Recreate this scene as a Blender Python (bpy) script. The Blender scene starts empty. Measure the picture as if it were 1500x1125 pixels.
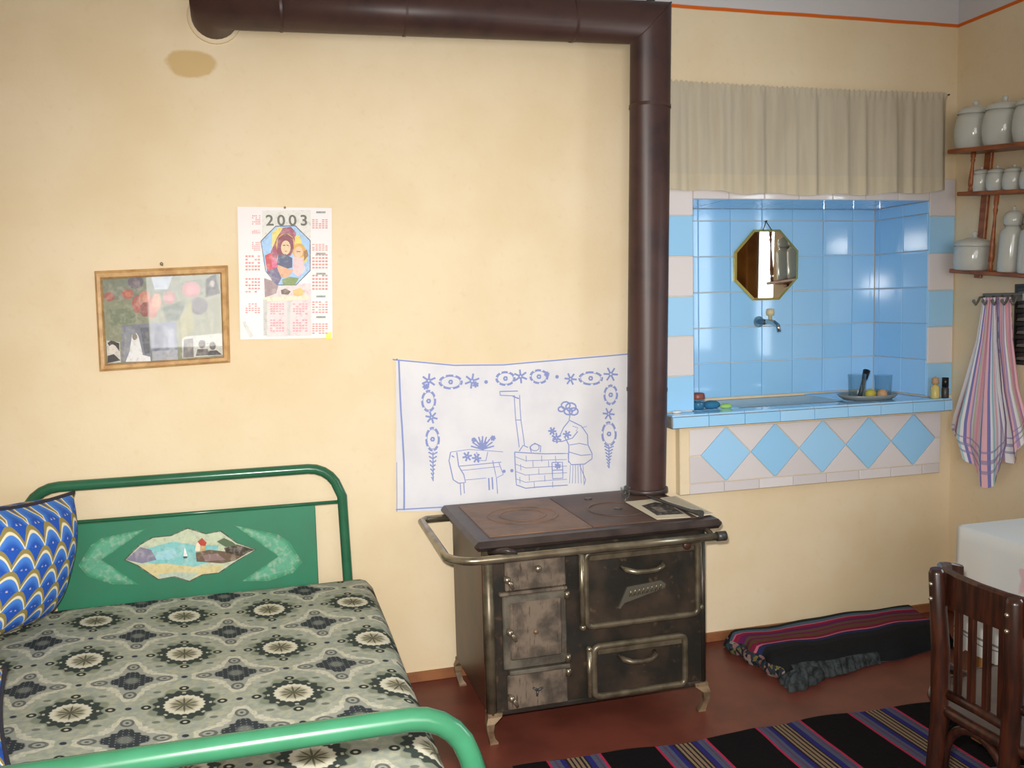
import bpy, math, random
from mathutils import Vector, Matrix
random.seed(7)
PI = math.pi
scene = bpy.context.scene
COL = scene.collection

# ------------------------------------------------------------------ camera
F_PX, CX, CY = 1313.04, 750.0, 562.5
CAM = Vector((-1.5714, -3.0925, 1.3433))
_yaw, _pitch, _roll = 0.2694, -0.0904, -0.0248
_fwd = Vector((math.sin(_yaw)*math.cos(_pitch), math.cos(_yaw)*math.cos(_pitch), math.sin(_pitch)))
_r0 = Vector((math.cos(_yaw), -math.sin(_yaw), 0)); _u0 = _r0.cross(_fwd)
_R = _r0*math.cos(_roll) + _u0*math.sin(_roll)
_U = -_r0*math.sin(_roll) + _u0*math.cos(_roll)
cam_data = bpy.data.cameras.new('camera'); cam = bpy.data.objects.new('camera', cam_data)
COL.objects.link(cam)
cam_data.sensor_width = 36.0; cam_data.lens = 36.0*F_PX/1500.0; cam_data.clip_start = 0.02
cam.matrix_world = Matrix(((_R.x, _U.x, -_fwd.x, CAM.x), (_R.y, _U.y, -_fwd.y, CAM.y), (_R.z, _U.z, -_fwd.z, CAM.z), (0, 0, 0, 1)))
scene.camera = cam

def bp(px, py, ax, val):
    """photo pixel -> point on the axis-aligned plane coordinate[ax] = val"""
    d = _R*((px-CX)/F_PX) - _U*((py-CY)/F_PX) + _fwd
    return CAM + d*((val-CAM[ax])/d[ax])

# ------------------------------------------------------------------ world, lights, exposure
world = bpy.data.worlds.new('world'); scene.world = world; world.use_nodes = True
world.node_tree.nodes['Background'].inputs[0].default_value = (0.62, 0.78, 1.0, 1)
world.node_tree.nodes['Background'].inputs[1].default_value = 1.0
scene.view_settings.view_transform = 'Standard'; scene.view_settings.look = 'None'
scene.view_settings.gamma = 1.0; scene.view_settings.use_curve_mapping = False
scene.view_settings.exposure = 0.0

def area_light(name, loc, direction, sx, sy, power, color):
    l = bpy.data.lights.new(name, 'AREA'); l.shape = 'RECTANGLE'; l.size = sx; l.size_y = sy
    l.energy = power; l.color = color
    o = bpy.data.objects.new(name, l); COL.objects.link(o); o.location = loc
    o.rotation_euler = Vector(direction).to_track_quat('-Z', 'Y').to_euler(); return o
# daylight standing in the window openings (right wall above the table); the one behind the camera is added soft fill
area_light('window_daylight', (1.30, -1.31, 1.50), (-1, 0, 0), 1.15, 1.10, 30, (0.78, 0.90, 1.0))
area_light('rear_fill_light', (-1.35, -4.72, 1.62), (0, 1, 0), 2.3, 1.25, 58, (1.0, 0.95, 0.90))
# the camera's own flash, a small tube just above the lens
fl = bpy.data.lights.new('camera_flash', 'SPOT'); fl.energy = 322; fl.shadow_soft_size = 0.016; fl.color = (1.0, 0.96, 0.90)
fl.spot_size = math.radians(92); fl.spot_blend = 1.0
flo = bpy.data.objects.new('camera_flash', fl); COL.objects.link(flo)
flo.location = CAM + _U*0.055 - _R*0.02 + _fwd*0.01
flo.rotation_euler = (_fwd-_R*0.07-_U*0.20).to_track_quat('-Z', 'Y').to_euler()

# ------------------------------------------------------------------ mesh builder
class MB:
    def __init__(s): s.v = []; s.f = []; s.uv = {}; s.col = {}; s.smooth = set()
    def add(s, vs, fs, smooth=False):
        b = len(s.v); s.v += [Vector(p) for p in vs]
        for f in fs:
            if smooth: s.smooth.add(len(s.f))
            s.f.append(tuple(b+i for i in f))
        return b
    def box(s, x0, x1, y0, y1, z0, z1, bev=0.0):
        if x0 > x1: x0, x1 = x1, x0
        if y0 > y1: y0, y1 = y1, y0
        if z0 > z1: z0, z1 = z1, z0
        if bev <= 0:
            vs = [(x, y, z) for z in (z0, z1) for y in (y0, y1) for x in (x0, x1)]
            s.add(vs, [(0, 2, 3, 1), (4, 5, 7, 6), (0, 1, 5, 4), (2, 6, 7, 3), (0, 4, 6, 2), (1, 3, 7, 5)])
            return
        # chamfered box: 24 verts
        idx = {}; vs = []
        for sx in (0, 1):
            for sy in (0, 1):
                for sz in (0, 1):
                    P = [x1 if sx else x0, y1 if sy else y0, z1 if sz else z0]
                    I = [x1-bev if sx else x0+bev, y1-bev if sy else y0+bev, z1-bev if sz else z0+bev]
                    for a in range(3):
                        p = list(I); p[a] = P[a]; idx[(sx, sy, sz, a)] = len(vs); vs.append(p)
        fs = []
        def q(*k): fs.append(tuple(idx[i] for i in k))
        for a in range(3):
            o = [i for i in range(3) if i != a]
            for sa in (0, 1):
                c = []
                for (m, n) in ((0, 0), (1, 0), (1, 1), (0, 1)):
                    t = [0, 0, 0]; t[a] = sa; t[o[0]] = m; t[o[1]] = n; c.append((*t, a))
                q(*c)
        for a in range(3):           # edges along axis a
            o = [i for i in range(3) if i != a]
            for m in (0, 1):
                for n in (0, 1):
                    t0 = [0, 0, 0]; t0[o[0]] = m; t0[o[1]] = n; t1 = list(t0); t1[a] = 1
                    q((*t0, o[0]), (*t1, o[0]), (*t1, o[1]), (*t0, o[1]))
        for sx in (0, 1):
            for sy in (0, 1):
                for sz in (0, 1): q((sx, sy, sz, 0), (sx, sy, sz, 1), (sx, sy, sz, 2))
        s.add(vs, fs)
    def tube(s, path, r, n=12, closed=False, cap=True, smooth=True):
        P = [Vector(p) for p in path]; m = len(P)
        R = r if isinstance(r, (list, tuple)) else [r]*m
        def tan(i):
            if closed: return ((P[(i+1) % m]-P[i]).normalized()+(P[i]-P[i-1]).normalized()).normalized()
            if i == 0 or i == m-1: return (P[min(i+1, m-1)]-P[max(i-1, 0)]).normalized()
            return ((P[i+1]-P[i]).normalized()+(P[i]-P[i-1]).normalized()).normalized()
        t = tan(0); up = Vector((0, 0, 1)) if abs(t.z) < 0.9 else Vector((0, 1, 0))
        nrm = t.cross(up).normalized(); vs = []
        for i in range(m):
            t = tan(i); nrm = (nrm - t*nrm.dot(t)).normalized(); bi = t.cross(nrm)
            k = 1.0
            if 0 < i < m-1 or closed:       # widen at a mitre
                d0 = (P[i]-P[i-1]).normalized(); c = max(0.5, d0.dot(t)); k = 1/c
            for j in range(n):
                a = 2*PI*j/n
                off = nrm*math.cos(a)*R[i] + bi*math.sin(a)*R[i]
                if k > 1.001:
                    d1 = (P[(i+1) % m]-P[i]).normalized(); bend = (d1-d0)
                    if bend.length > 1e-6:
                        bd = bend - t*bend.dot(t); bd.normalize(); off += bd*off.dot(bd)*(k-1)
                vs.append(P[i]+off)
        fs = []
        for i in range(m if closed else m-1):
            for j in range(n):
                a = i*n+j; b = i*n+(j+1) % n; c = ((i+1) % m)*n+(j+1) % n; d = ((i+1) % m)*n+j
                fs.append((a, b, c, d))
        s.add(vs, fs, smooth)
        if cap and not closed:
            s.add(vs[:n], [tuple(range(n-1, -1, -1))]); s.add(vs[-n:], [tuple(range(n))])
    def lathe(s, prof, c, axis='Z', n=20, smooth=True):
        """prof = [(r, h)]; revolve about axis through c"""
        c = Vector(c); vs = []
        for r, h in prof:
            for j in range(n):
                a = 2*PI*j/n; u, v = r*math.cos(a), r*math.sin(a)
                vs.append(c + (Vector((u, v, h)) if axis == 'Z' else Vector((u, -h, v)) if axis == 'Y' else Vector((-h, u, v))))
        fs = [(i*n+j, i*n+(j+1) % n, (i+1)*n+(j+1) % n, (i+1)*n+j) for i in range(len(prof)-1) for j in range(n)]
        s.add(vs, fs, smooth)
        if prof[0][0] > 1e-5: s.add(vs[:n], [tuple(range(n-1, -1, -1))])
        if prof[-1][0] > 1e-5: s.add(vs[-n:], [tuple(range(n))])
    def grid(s, fn, nu, nv, smooth=True, flip=False, uv=True):
        b = len(s.v); vs = [fn(i/nu, j/nv) for j in range(nv+1) for i in range(nu+1)]
        fs = []
        f0 = len(s.f)
        for j in range(nv):
            for i in range(nu):
                a = j*(nu+1)+i; q = (a, a+1, a+nu+2, a+nu+1)
                fs.append(q[::-1] if flip else q)
        s.add(vs, fs, smooth)
        if uv:
            for k, f in enumerate(fs):
                s.uv[f0+k] = [((i % (nu+1))/nu, (i//(nu+1))/nv) for i in f]
    def prism(s, poly, y0, y1, axes=(0, 2, 1)):
        """poly in (axes[0], axes[1]); extruded along axes[2] from y0 to y1"""
        n = len(poly); vs = []
        for h in (y0, y1):
            for (a, b) in poly:
                p = [0, 0, 0]; p[axes[0]] = a; p[axes[1]] = b; p[axes[2]] = h; vs.append(p)
        s.add(vs, [tuple(range(n)), tuple(range(2*n-1, n-1, -1))]+[(i, (i+1) % n, n+(i+1) % n, n+i) for i in range(n)])
    def poly(s, pts, color=None):
        f = len(s.f); s.add(pts, [tuple(range(len(pts)))])
        if color: s.col[f] = color
    def ball(s, c, rx, ry=None, rz=None, n=12, m=8):
        ry = ry or rx; rz = rz or rx; c = Vector(c); vs = []
        for i in range(m+1):
            t = PI*i/m
            for j in range(n):
                a = 2*PI*j/n
                vs.append(c+Vector((rx*math.sin(t)*math.cos(a), ry*math.sin(t)*math.sin(a), rz*math.cos(t))))
        s.add(vs, [(i*n+j, (i+1)*n+j, (i+1)*n+(j+1) % n, i*n+(j+1) % n) for i in range(m) for j in range(n)], True)
    def mesh(s, name, origin=(0, 0, 0), fix=True):
        o = Vector(origin); me = bpy.data.meshes.new(name)
        me.from_pydata([tuple(p-o) for p in s.v], [], s.f)
        for i in s.smooth: me.polygons[i].use_smooth = True
        if s.uv:
            l = me.uv_layers.new(name='UVMap')
            for p in me.polygons:
                if p.index in s.uv:
                    for k, li in enumerate(p.loop_indices): l.data[li].uv = s.uv[p.index][k]
        if s.col:
            ca = me.color_attributes.new('Col', 'FLOAT_COLOR', 'CORNER')
            for p in me.polygons:
                c = s.col.get(p.index, (0.5, 0.5, 0.5))
                for li in p.loop_indices: ca.data[li].color = (*c, 1)
        if fix:
            import bmesh
            bm = bmesh.new(); bm.from_mesh(me)
            if not s.col and not s.uv:
                bmesh.ops.remove_doubles(bm, verts=bm.verts, dist=1e-6)
                bmesh.ops.recalc_face_normals(bm, faces=bm.faces)
            bm.to_mesh(me); bm.free()
        return me

WLOC = {}
def tag(o, label=None, cat=None, group=None, kind=None):
    if label: o['label'] = label
    if cat: o['category'] = cat
    if group: o['group'] = group
    if kind: o['kind'] = kind
    return o
def thing(name, loc, label, cat, group=None):
    o = bpy.data.objects.new(name, None); COL.objects.link(o); o.location = loc; o.empty_display_size = 0.05
    WLOC[o] = Vector(loc); return tag(o, label, cat, group)
def obj(name, mb, mat, parent=None, origin=None, label=None, fix=True):
    lo = Vector([min(p[i] for p in mb.v) for i in range(3)]); hi = Vector([max(p[i] for p in mb.v) for i in range(3)])
    if origin is None: origin = (lo+hi)/2
    origin = Vector(origin)
    me = mb.mesh(name, origin, fix); me.materials.append(mat)
    o = bpy.data.objects.new(name, me); COL.objects.link(o)
    o.location = origin - (WLOC[parent] if parent else Vector()); WLOC[o] = origin
    if parent: o.parent = parent
    if label: o['label'] = label
    return o
def place(name, me, loc, parent):
    o = bpy.data.objects.new(name, me); COL.objects.link(o); loc = Vector(loc)
    o.location = loc - WLOC[parent]; o.parent = parent; WLOC[o] = loc; return o
def copy_tree(o, loc, parent=None, **kw):
    c = o.copy(); COL.objects.link(c); c.parent = parent
    if loc is not None: c.location = loc
    WLOC[c] = Vector(loc) if loc is not None else WLOC[o]
    for ch in list(o.children): copy_tree(ch, None, c)
    tag(c, **kw); return c

# ------------------------------------------------------------------ materials
def lin(c):
    r = []
    for x in c[:3]:
        x = x/255.0; r.append(x/12.92 if x <= 0.04045 else ((x+0.055)/1.055)**2.4)
    return (*r, 1.0)
class E:
    """float node expression"""
    def __init__(s, nt, sock): s.nt = nt; s.s = sock
    def op(s, o, *a):
        n = s.nt.nodes.new('ShaderNodeMath'); n.operation = o
        for i, x in enumerate((s,)+a):
            if isinstance(x, E): s.nt.links.new(x.s, n.inputs[i])
            else: n.inputs[i].default_value = x
        return E(s.nt, n.outputs[0])
    def __add__(s, o): return s.op('ADD', o)
    def __sub__(s, o): return s.op('SUBTRACT', o)
    def __mul__(s, o): return s.op('MULTIPLY', o)
    def __truediv__(s, o): return s.op('DIVIDE', o)
    __radd__ = __add__; __rmul__ = __mul__
    def __rsub__(s, o): return (s*-1.0)+o
    def fract(s): return s.op('FRACT')
    def floor(s): return s.op('FLOOR')
    def abs(s): return s.op('ABSOLUTE')
    def sqrt(s): return s.op('SQRT')
    def cos(s): return s.op('COSINE')
    def sin(s): return s.op('SINE')
    def mn(s, o): return s.op('MINIMUM', o)
    def mx(s, o): return s.op('MAXIMUM', o)
    def lt(s, o): return s.op('LESS_THAN', o)
    def gt(s, o): return s.op('GREATER_THAN', o)
    def atan2(s, o): return s.op('ARCTAN2', o)
    def smooth(s, a, b):
        n = s.nt.nodes.new('ShaderNodeMapRange'); n.interpolation_type = 'SMOOTHSTEP'
        s.nt.links.new(s.s, n.inputs[0]); n.inputs[1].default_value = a; n.inputs[2].default_value = b
        return E(s.nt, n.outputs[0])
class Mat:
    def __init__(s, name, color=(128, 128, 128), rough=0.6, metal=0.0, spec=0.5):
        s.m = bpy.data.materials.new(name); s.m.use_nodes = True; s.nt = s.m.node_tree
        s.b = s.nt.nodes['Principled BSDF']
        s.b.inputs['Base Color'].default_value = lin(color); s.b.inputs['Roughness'].default_value = rough
        s.b.inputs['Metallic'].default_value = metal; s.b.inputs['Specular IOR Level'].default_value = spec
    def coord(s, out='Object'):
        n = s.nt.nodes.new('ShaderNodeTexCoord'); return n.outputs[out]
    def wpos(s):
        n = s.nt.nodes.new('ShaderNodeNewGeometry'); return n.outputs['Position']
    def xyz(s, sock):
        n = s.nt.nodes.new('ShaderNodeSeparateXYZ'); s.nt.links.new(sock, n.inputs[0]); return [E(s.nt, n.outputs[i]) for i in range(3)]
    def noise(s, scale, detail=3, vec=None, rough=0.55):
        n = s.nt.nodes.new('ShaderNodeTexNoise'); n.inputs['Scale'].default_value = scale
        n.inputs['Detail'].default_value = detail; n.inputs['Roughness'].default_value = rough
        s.nt.links.new(vec or s.coord(), n.inputs['Vector']); return E(s.nt, n.outputs[0])
    def scaled(s, sock, v):
        n = s.nt.nodes.new('ShaderNodeVectorMath'); n.operation = 'MULTIPLY'; s.nt.links.new(sock, n.inputs[0]); n.inputs[1].default_value = v
        return n.outputs[0]
    def mix(s, fac, a, b):
        n = s.nt.nodes.new('ShaderNodeMix'); n.data_type = 'RGBA'
        if isinstance(fac, E): s.nt.links.new(fac.s, n.inputs[0])
        else: n.inputs[0].default_value = fac
        for i, x in ((6, a), (7, b)):
            if isinstance(x, tuple): n.inputs[i].default_value = lin(x)
            else: s.nt.links.new(x, n.inputs[i])
        return n.outputs[2]
    def ramp(s, fac, stops, const=True):
        n = s.nt.nodes.new('ShaderNodeValToRGB'); cr = n.color_ramp; cr.interpolation = 'CONSTANT' if const else 'LINEAR'
        while len(cr.elements) > 1: cr.elements.remove(cr.elements[-1])
        cr.elements[0].position = stops[0][0]; cr.elements[0].color = lin(stops[0][1])
        for p, c in stops[1:]:
            e = cr.elements.new(p); e.color = lin(c)
        s.nt.links.new(fac.s, n.inputs[0]); return n.outputs[0]
    def color(s, sock): s.nt.links.new(sock, s.b.inputs['Base Color']); return s
    def roughness(s, e): s.nt.links.new(e.s, s.b.inputs['Roughness']); return s
    def bump(s, e, strength=0.3, dist=0.002):
        n = s.nt.nodes.new('ShaderNodeBump'); n.inputs['Strength'].default_value = strength; n.inputs['Distance'].default_value = dist
        s.nt.links.new(e.s, n.inputs['Height']); s.nt.links.new(n.outputs[0], s.b.inputs['Normal']); return s
    def rnd(s):
        n = s.nt.nodes.new('ShaderNodeObjectInfo'); return E(s.nt, n.outputs['Random'])
M = {}
def simple(name, color, rough=0.6, metal=0.0, spec=0.5, var=None, scale=20, bump=0.0):
    m = Mat(name, color, rough, metal, spec)
    if var: m.color(m.mix(m.noise(scale, 4).smooth(0.35, 0.7), color, var))
    if bump: m.bump(m.noise(scale*3, 3), bump)
    M[name] = m.m; return m
def wall_material(name, stain):
    m = Mat(name, (228, 204, 160), 0.85, 0, 0.2)
    P = m.wpos(); x, y, z = m.xyz(P)
    base = m.mix(m.noise(2.2, 4, P).smooth(0.35, 0.7), (230, 213, 182), (224, 204, 168))
    base = m.mix(m.noise(30, 3, P).smooth(0.55, 0.8)*0.35, base, (218, 196, 158))
    if stain:
        wob = m.noise(18, 3, P)-0.5
        dx = (x+1.75)/0.078; dz = (z-2.125)/0.046
        d = (dx*dx+dz*dz).sqrt()+wob*0.55
        base = m.mix((1-d.smooth(0.8, 1.05))*0.75, base, (200, 168, 108))
    zz = z + (m.noise(5, 2, P)-0.5)*0.006
    base = m.mix(zz.smooth(2.398, 2.402), base, (214, 106, 34))
    base = m.mix(zz.smooth(2.4115, 2.4155), base, (206, 204, 206))
    m.color(base).bump(m.noise(60, 4, P), 0.25, 0.003); M[name] = m.m
wall_material('plaster', True); wall_material('plaster_side', False)
m = simple('ceiling_paint', (226, 224, 220), 0.9)
m = simple('floor_paint', (112, 58, 46), 0.42, 0, 0.4, (94, 48, 38), 6)
m = simple('baseboard_paint', (150, 98, 62), 0.5, 0, 0.4, (128, 82, 52), 12)
m = simple('grout', (150, 148, 140), 0.9)
def tile_mat(name, a, b):
    m = Mat(name, a, 0.075, 0, 0.6); m.color(m.mix(m.rnd(), a, b)); m.bump(m.noise(14, 2), 0.03, 0.002); M[name] = m.m
tile_mat('tile_blue', (150, 206, 246), (164, 213, 250)); tile_mat('tile_white', (212, 206, 208), (224, 219, 220))
simple('concrete', (150, 146, 138), 0.85, 0, 0.3, (120, 118, 112), 25)
simple('basin_glaze', (150, 178, 196), 0.25)
m = Mat('pipe_metal', (62, 44, 40), 0.42, 0.0, 0.4)
m.color(m.mix(m.noise(9, 4, m.wpos()).smooth(0.4, 0.75), (70, 47, 43), (52, 36, 36))); M['pipe_metal'] = m.m
simple('green_paint', (46, 102, 74), 0.22, 0, 0.5, (42, 92, 66), 10)
simple('panel_green', (48, 122, 92), 0.4, 0, 0.4, (52, 116, 88), 8)
m = Mat('print', (255, 255, 255), 0.5, 0, 0.35)
n = m.nt.nodes.new('ShaderNodeAttribute'); n.attribute_name = 'Col'; c = m.mix(m.noise(90, 4, m.wpos()).smooth(0.45, 0.75)*0.30, n.outputs[0], (96, 92, 88)); c = m.mix(m.noise(60, 3, m.wpos()).smooth(0.30, 0.55)*-0.18+0.18, c, (236, 228, 212)); m.color(c); M['print'] = m.m
m = Mat('gloss_print', (255, 255, 255), 0.42, 0, 0.3)
n = m.nt.nodes.new('ShaderNodeAttribute'); n.attribute_name = 'Col'; c = m.mix(m.noise(90, 4, m.wpos()).smooth(0.45, 0.75)*0.30, n.outputs[0], (96, 92, 88)); c = m.mix(m.noise(60, 3, m.wpos()).smooth(0.30, 0.55)*-0.18+0.18, c, (236, 228, 212)); m.color(c); M['gloss_print'] = m.m
# stove
m = Mat('enamel_dark', (40, 36, 32), 0.35, 0.0, 0.5); P = m.wpos()
c = m.mix(m.noise(7, 5, P).smooth(0.4, 0.7), (34, 32, 28), (62, 50, 40)); c = m.mix(m.noise(40, 4, P).smooth(0.6, 0.75)*0.6, c, (92, 70, 52))
m.color(c); m.roughness(m.noise(12, 3, P)*0.3+0.22); M['enamel_dark'] = m.m
m = Mat('enamel_brown', (74, 44, 34), 0.38, 0.0, 0.5); P = m.wpos()
c = m.mix(m.noise(5, 5, P).smooth(0.38, 0.62), (78, 40, 28), (44, 38, 32)); m.color(c); M['enamel_brown'] = m.m
m = Mat('cast_top', (88, 62, 50), 0.5, 0.15, 0.4); P = m.wpos()
c = m.mix(m.noise(6, 5, P).smooth(0.4, 0.65), (84, 66, 58), (100, 76, 62)); m.color(c); m.bump(m.noise(80, 3, P), 0.2); M['cast_top'] = m.m
m = Mat('cast_plate', (112, 74, 54), 0.5, 0.1, 0.4); P = m.wpos()
c = m.mix(m.noise(9, 5, P).smooth(0.4, 0.65), (130, 100, 80), (106, 84, 70)); m.color(c); M['cast_plate'] = m.m
simple('cast_rim', (74, 62, 58), 0.4, 0.3, 0.5, (56, 48, 46), 14)
m = Mat('fire_iron', (120, 96, 78), 0.6, 0.2, 0.4); P = m.wpos()
c = m.mix(m.noise(14, 6, P).smooth(0.38, 0.65), (116, 102, 88), (70, 62, 54)); c = m.mix(m.noise(45, 4, m.scaled(P, (3, 1, 0.5))).smooth(0.55, 0.75), c, (66, 52, 44)); m.color(c); M['fire_iron'] = m.m
m = Mat('fire_iron_grey', (100, 96, 86), 0.5, 0.3, 0.5); P = m.wpos()
c = m.mix(m.noise(12, 6, P).smooth(0.38, 0.65), (108, 102, 90), (68, 64, 56)); c = m.mix(m.noise(40, 4, m.scaled(P, (3, 1, 0.5))).smooth(0.55, 0.75), c, (112, 82, 60)); m.color(c); M['fire_iron_grey'] = m.m
simple('nickel', (158, 148, 126), 0.26, 0.75, 0.5, (116, 106, 88), 16)
simple('nickel_dull', (110, 100, 82), 0.4, 0.5, 0.5, (78, 70, 56), 20)
simple('leg_iron', (140, 118, 90), 0.5, 0.3, 0.5, (96, 78, 60), 22)
simple('knob_metal', (170, 160, 140), 0.25, 0.85)
simple('badge', (112, 108, 96), 0.35, 0.6)
# wood and furniture
m = Mat('dark_wood', (64, 34, 22), 0.28, 0, 0.5); P = m.wpos()
m.color(m.mix(m.noise(18, 4, m.scaled(P, (4, 4, 0.6))).smooth(0.35, 0.7), (34, 18, 13), (62, 30, 18))); M['dark_wood'] = m.m
simple('seat_wood', (84, 72, 60), 0.3, 0, 0.5, (66, 54, 44), 12)
m = Mat('shelf_wood', (156, 88, 42), 0.4, 0, 0.5); P = m.wpos()
m.color(m.mix(m.noise(22, 4, m.scaled(P, (3, 0.5, 2))).smooth(0.35, 0.7), (160, 92, 44), (128, 66, 30))); M['shelf_wood'] = m.m
m = Mat('frame_wood', (196, 156, 104), 0.45, 0, 0.4); P = m.wpos()
m.color(m.mix(m.noise(30, 4, P).smooth(0.35, 0.7), (204, 164, 110), (178, 136, 84))); M['frame_wood'] = m.m
simple('leg_wood', (176, 128, 74), 0.5)
simple('curtain_brown', (150, 96, 34), 0.8, 0, 0.2, (112, 66, 22), 5)
simple('window_paint', (226, 222, 206), 0.4)
# cloth
simple('white_cloth', (222, 222, 226), 0.9, 0, 0.1, (212, 213, 220), 6)
simple('thread_blue', (138, 150, 200), 0.8, 0, 0.1)
m = Mat('valance', (196, 184, 158), 0.9, 0, 0.1); P = m.wpos(); x, y, z = m.xyz(P)
c = m.mix((1-z.smooth(1.798, 1.803))*0.55, (212, 203, 182), (226, 214, 184)); c = m.mix(m.noise(9, 3, m.scaled(P, (3, 1, 0.3))).smooth(0.4, 0.7)*0.5, c, (190, 180, 160)); m.color(c)
tr = m.nt.nodes.new('ShaderNodeBsdfTranslucent'); tr.inputs[0].default_value = lin((210, 196, 166)); mx = m.nt.nodes.new('ShaderNodeMixShader'); mx.inputs[0].default_value = 0.25
m.nt.links.new(m.b.outputs[0], mx.inputs[1]); m.nt.links.new(tr.outputs[0], mx.inputs[2]); m.nt.links.new(mx.outputs[0], m.nt.nodes['Material Output'].inputs[0]); M['valance'] = m.m
m = Mat('table_cloth', (206, 208, 206), 0.7, 0, 0.3); P = m.wpos(); x, y, z = m.xyz(P)
c = m.mix(m.noise(5, 3, P).smooth(0.4, 0.65)*0.5, (206, 204, 198), (196, 206, 212))
c = m.mix(m.noise(9, 2, P).smooth(0.68, 0.72)*0.6, c, (200, 150, 160))
band = ((z-0.352).abs().lt(0.0035)).mx((z-0.338+(y*40).sin()*0.004).abs().lt(0.002)); c = m.mix(band*0.8, c, (96, 88, 88)); m.color(c); M['table_cloth'] = m.m
# ceramics, glass
m = Mat('ceramic', (196, 198, 190), 0.12, 0, 0.5); P = m.coord(); x, y, z = m.xyz(P)
c = m.mix(m.noise(26, 2, P).smooth(0.68, 0.72)*0.8, (196, 198, 190), (120, 96, 104)); m.color(c); M['ceramic'] = m.m
def glassy(name, tint, gl):
    mm = bpy.data.materials.new(name); mm.use_nodes = True; nt = mm.node_tree; nt.nodes.remove(nt.nodes['Principled BSDF'])
    t = nt.nodes.new('ShaderNodeBsdfTransparent'); t.inputs[0].default_value = (*tint, 1); g = nt.nodes.new('ShaderNodeBsdfGlossy'); g.inputs['Roughness'].default_value = 0.02
    fr = nt.nodes.new('ShaderNodeLayerWeight'); fr.inputs[0].default_value = 0.5
    pw = nt.nodes.new('ShaderNodeMath'); pw.operation = 'POWER'; pw.inputs[1].default_value = 3.0
    ma = nt.nodes.new('ShaderNodeMath'); ma.operation = 'MULTIPLY_ADD'; ma.inputs[1].default_value = gl; ma.inputs[2].default_value = 0.035
    mxx = nt.nodes.new('ShaderNodeMixShader')
    nt.links.new(fr.outputs['Facing'], pw.inputs[0]); nt.links.new(pw.outputs[0], ma.inputs[0]); nt.links.new(ma.outputs[0], mxx.inputs[0])
    nt.links.new(t.outputs[0], mxx.inputs[1]); nt.links.new(g.outputs[0], mxx.inputs[2]); nt.links.new(mxx.outputs[0], nt.nodes['Material Output'].inputs[0])
    M[name] = mm
glassy('clear_glass', (0.93, 0.96, 0.96), 0.5); glassy('pane_glass', (0.985, 0.985, 0.985), 0.3)
simple('mirror', (238, 236, 224), 0.02, 1.0)
simple('mirror_edge', (214, 200, 120), 0.2, 0.8)
simple('chrome', (190, 190, 186), 0.15, 1.0)
for nm, c, r in (('black_plastic', (22, 22, 24), 0.3), ('cap_brown', (128, 70, 56), 0.4), ('sponge_blue', (38, 110, 150), 0.9), ('sponge_green', (150, 200, 110), 0.9), ('tan_clay', (190, 150, 110), 0.6),
                 ('yellow_soft', (190, 178, 70), 0.6), ('bottle_yellow', (206, 188, 112), 0.35), ('tray', (128, 134, 134), 0.3), ('paper', (206, 196, 172), 0.8), ('iron_dark', (58, 56, 54), 0.4), ('steel_hook', (110, 108, 102), 0.35), ('thread_grey', (130, 124, 112), 0.8), ('tap_knob', (206, 192, 150), 0.35), ('white_soap', (226, 226, 220), 0.5)):
    simple(nm, c, r)
# woven stripes
RUGX = -0.497; RUGP = 0.3365
m = Mat('rug_wool', (20, 18, 20), 0.95, 0, 0.1); P = m.wpos(); x, y, z = m.xyz(P)
u = ((x + (m.noise(4, 2, P)-0.5)*0.006 - RUGX)/RUGP+20).fract()
BK, RD, SL, NV, TN, DK = (19, 17, 19), (168, 44, 74), (78, 84, 104), (44, 42, 104), (132, 112, 88), (40, 34, 40)
st = [(0.0, RD), (0.022, SL), (0.06, (84, 66, 86)), (0.085, SL), (0.115, NV), (0.16, DK), (0.18, TN), (0.205, DK), (0.22, TN), (0.25, DK), (0.265, TN), (0.29, DK), (0.31, TN), (0.33, DK), (0.345, NV), (0.395, SL), (0.435, (84, 66, 86)), (0.455, SL), (0.475, RD), (0.497, BK)]
m.color(m.ramp(u, st)).bump((y*700).sin()*0.5+m.noise(200, 2, P), 0.5, 0.002); M['rug_wool'] = m.m
m = Mat('mat_wool', (30, 30, 36), 0.95, 0, 0.1); uvn = m.coord('UV'); u, v, w = m.xyz(uvn)
vv = v+(m.noise(6, 2)-0.5)*0.03
c = m.ramp(vv, [(0.0, (30, 32, 34)), (0.04, (30, 31, 33)), (0.30, (34, 36, 40)), (0.40, (40, 44, 78)), (0.45, (176, 96, 112)), (0.475, (112, 34, 58)), (0.53, (92, 66, 52)), (0.60, (100, 40, 66)), (0.64, (90, 70, 60)), (0.69, (92, 34, 78)), (0.75, (126, 34, 60)), (0.79, (176, 92, 116)), (0.81, (72, 92, 110)), (0.87, (34, 44, 44)), (0.93, (22, 26, 24))])
m.color(c).bump(m.noise(120, 3), 0.5, 0.003); M['mat_wool'] = m.m
m = Mat('towel_stripes', (230, 225, 228), 0.9, 0, 0.1); u, v, w = m.xyz(m.coord('UV'))
W_, PK, BL, TE, GR, VI = (232, 230, 233), (232, 184, 194), (128, 126, 184), (166, 204, 212), (200, 208, 168), (176, 156, 194)
u = (u*1.7).fract()
seq = [W_, W_, PK, BL, PK, W_, TE, W_, BL, PK, VI, W_, GR, PK, (230, 160, 174), PK, W_, GR, W_, BL, PK, PK, BL, W_, TE, W_, PK, W_, VI, W_]
c = m.ramp(u, [(i/len(seq), k) for i, k in enumerate(seq)])
c = m.mix(((v-0.83).abs().lt(0.015)).mx((v-0.90).abs().lt(0.012)).mx((v-0.76).abs().lt(0.008))*0.7, c, (140, 136, 176)); m.color(c); M['towel_stripes'] = m.m
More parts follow.
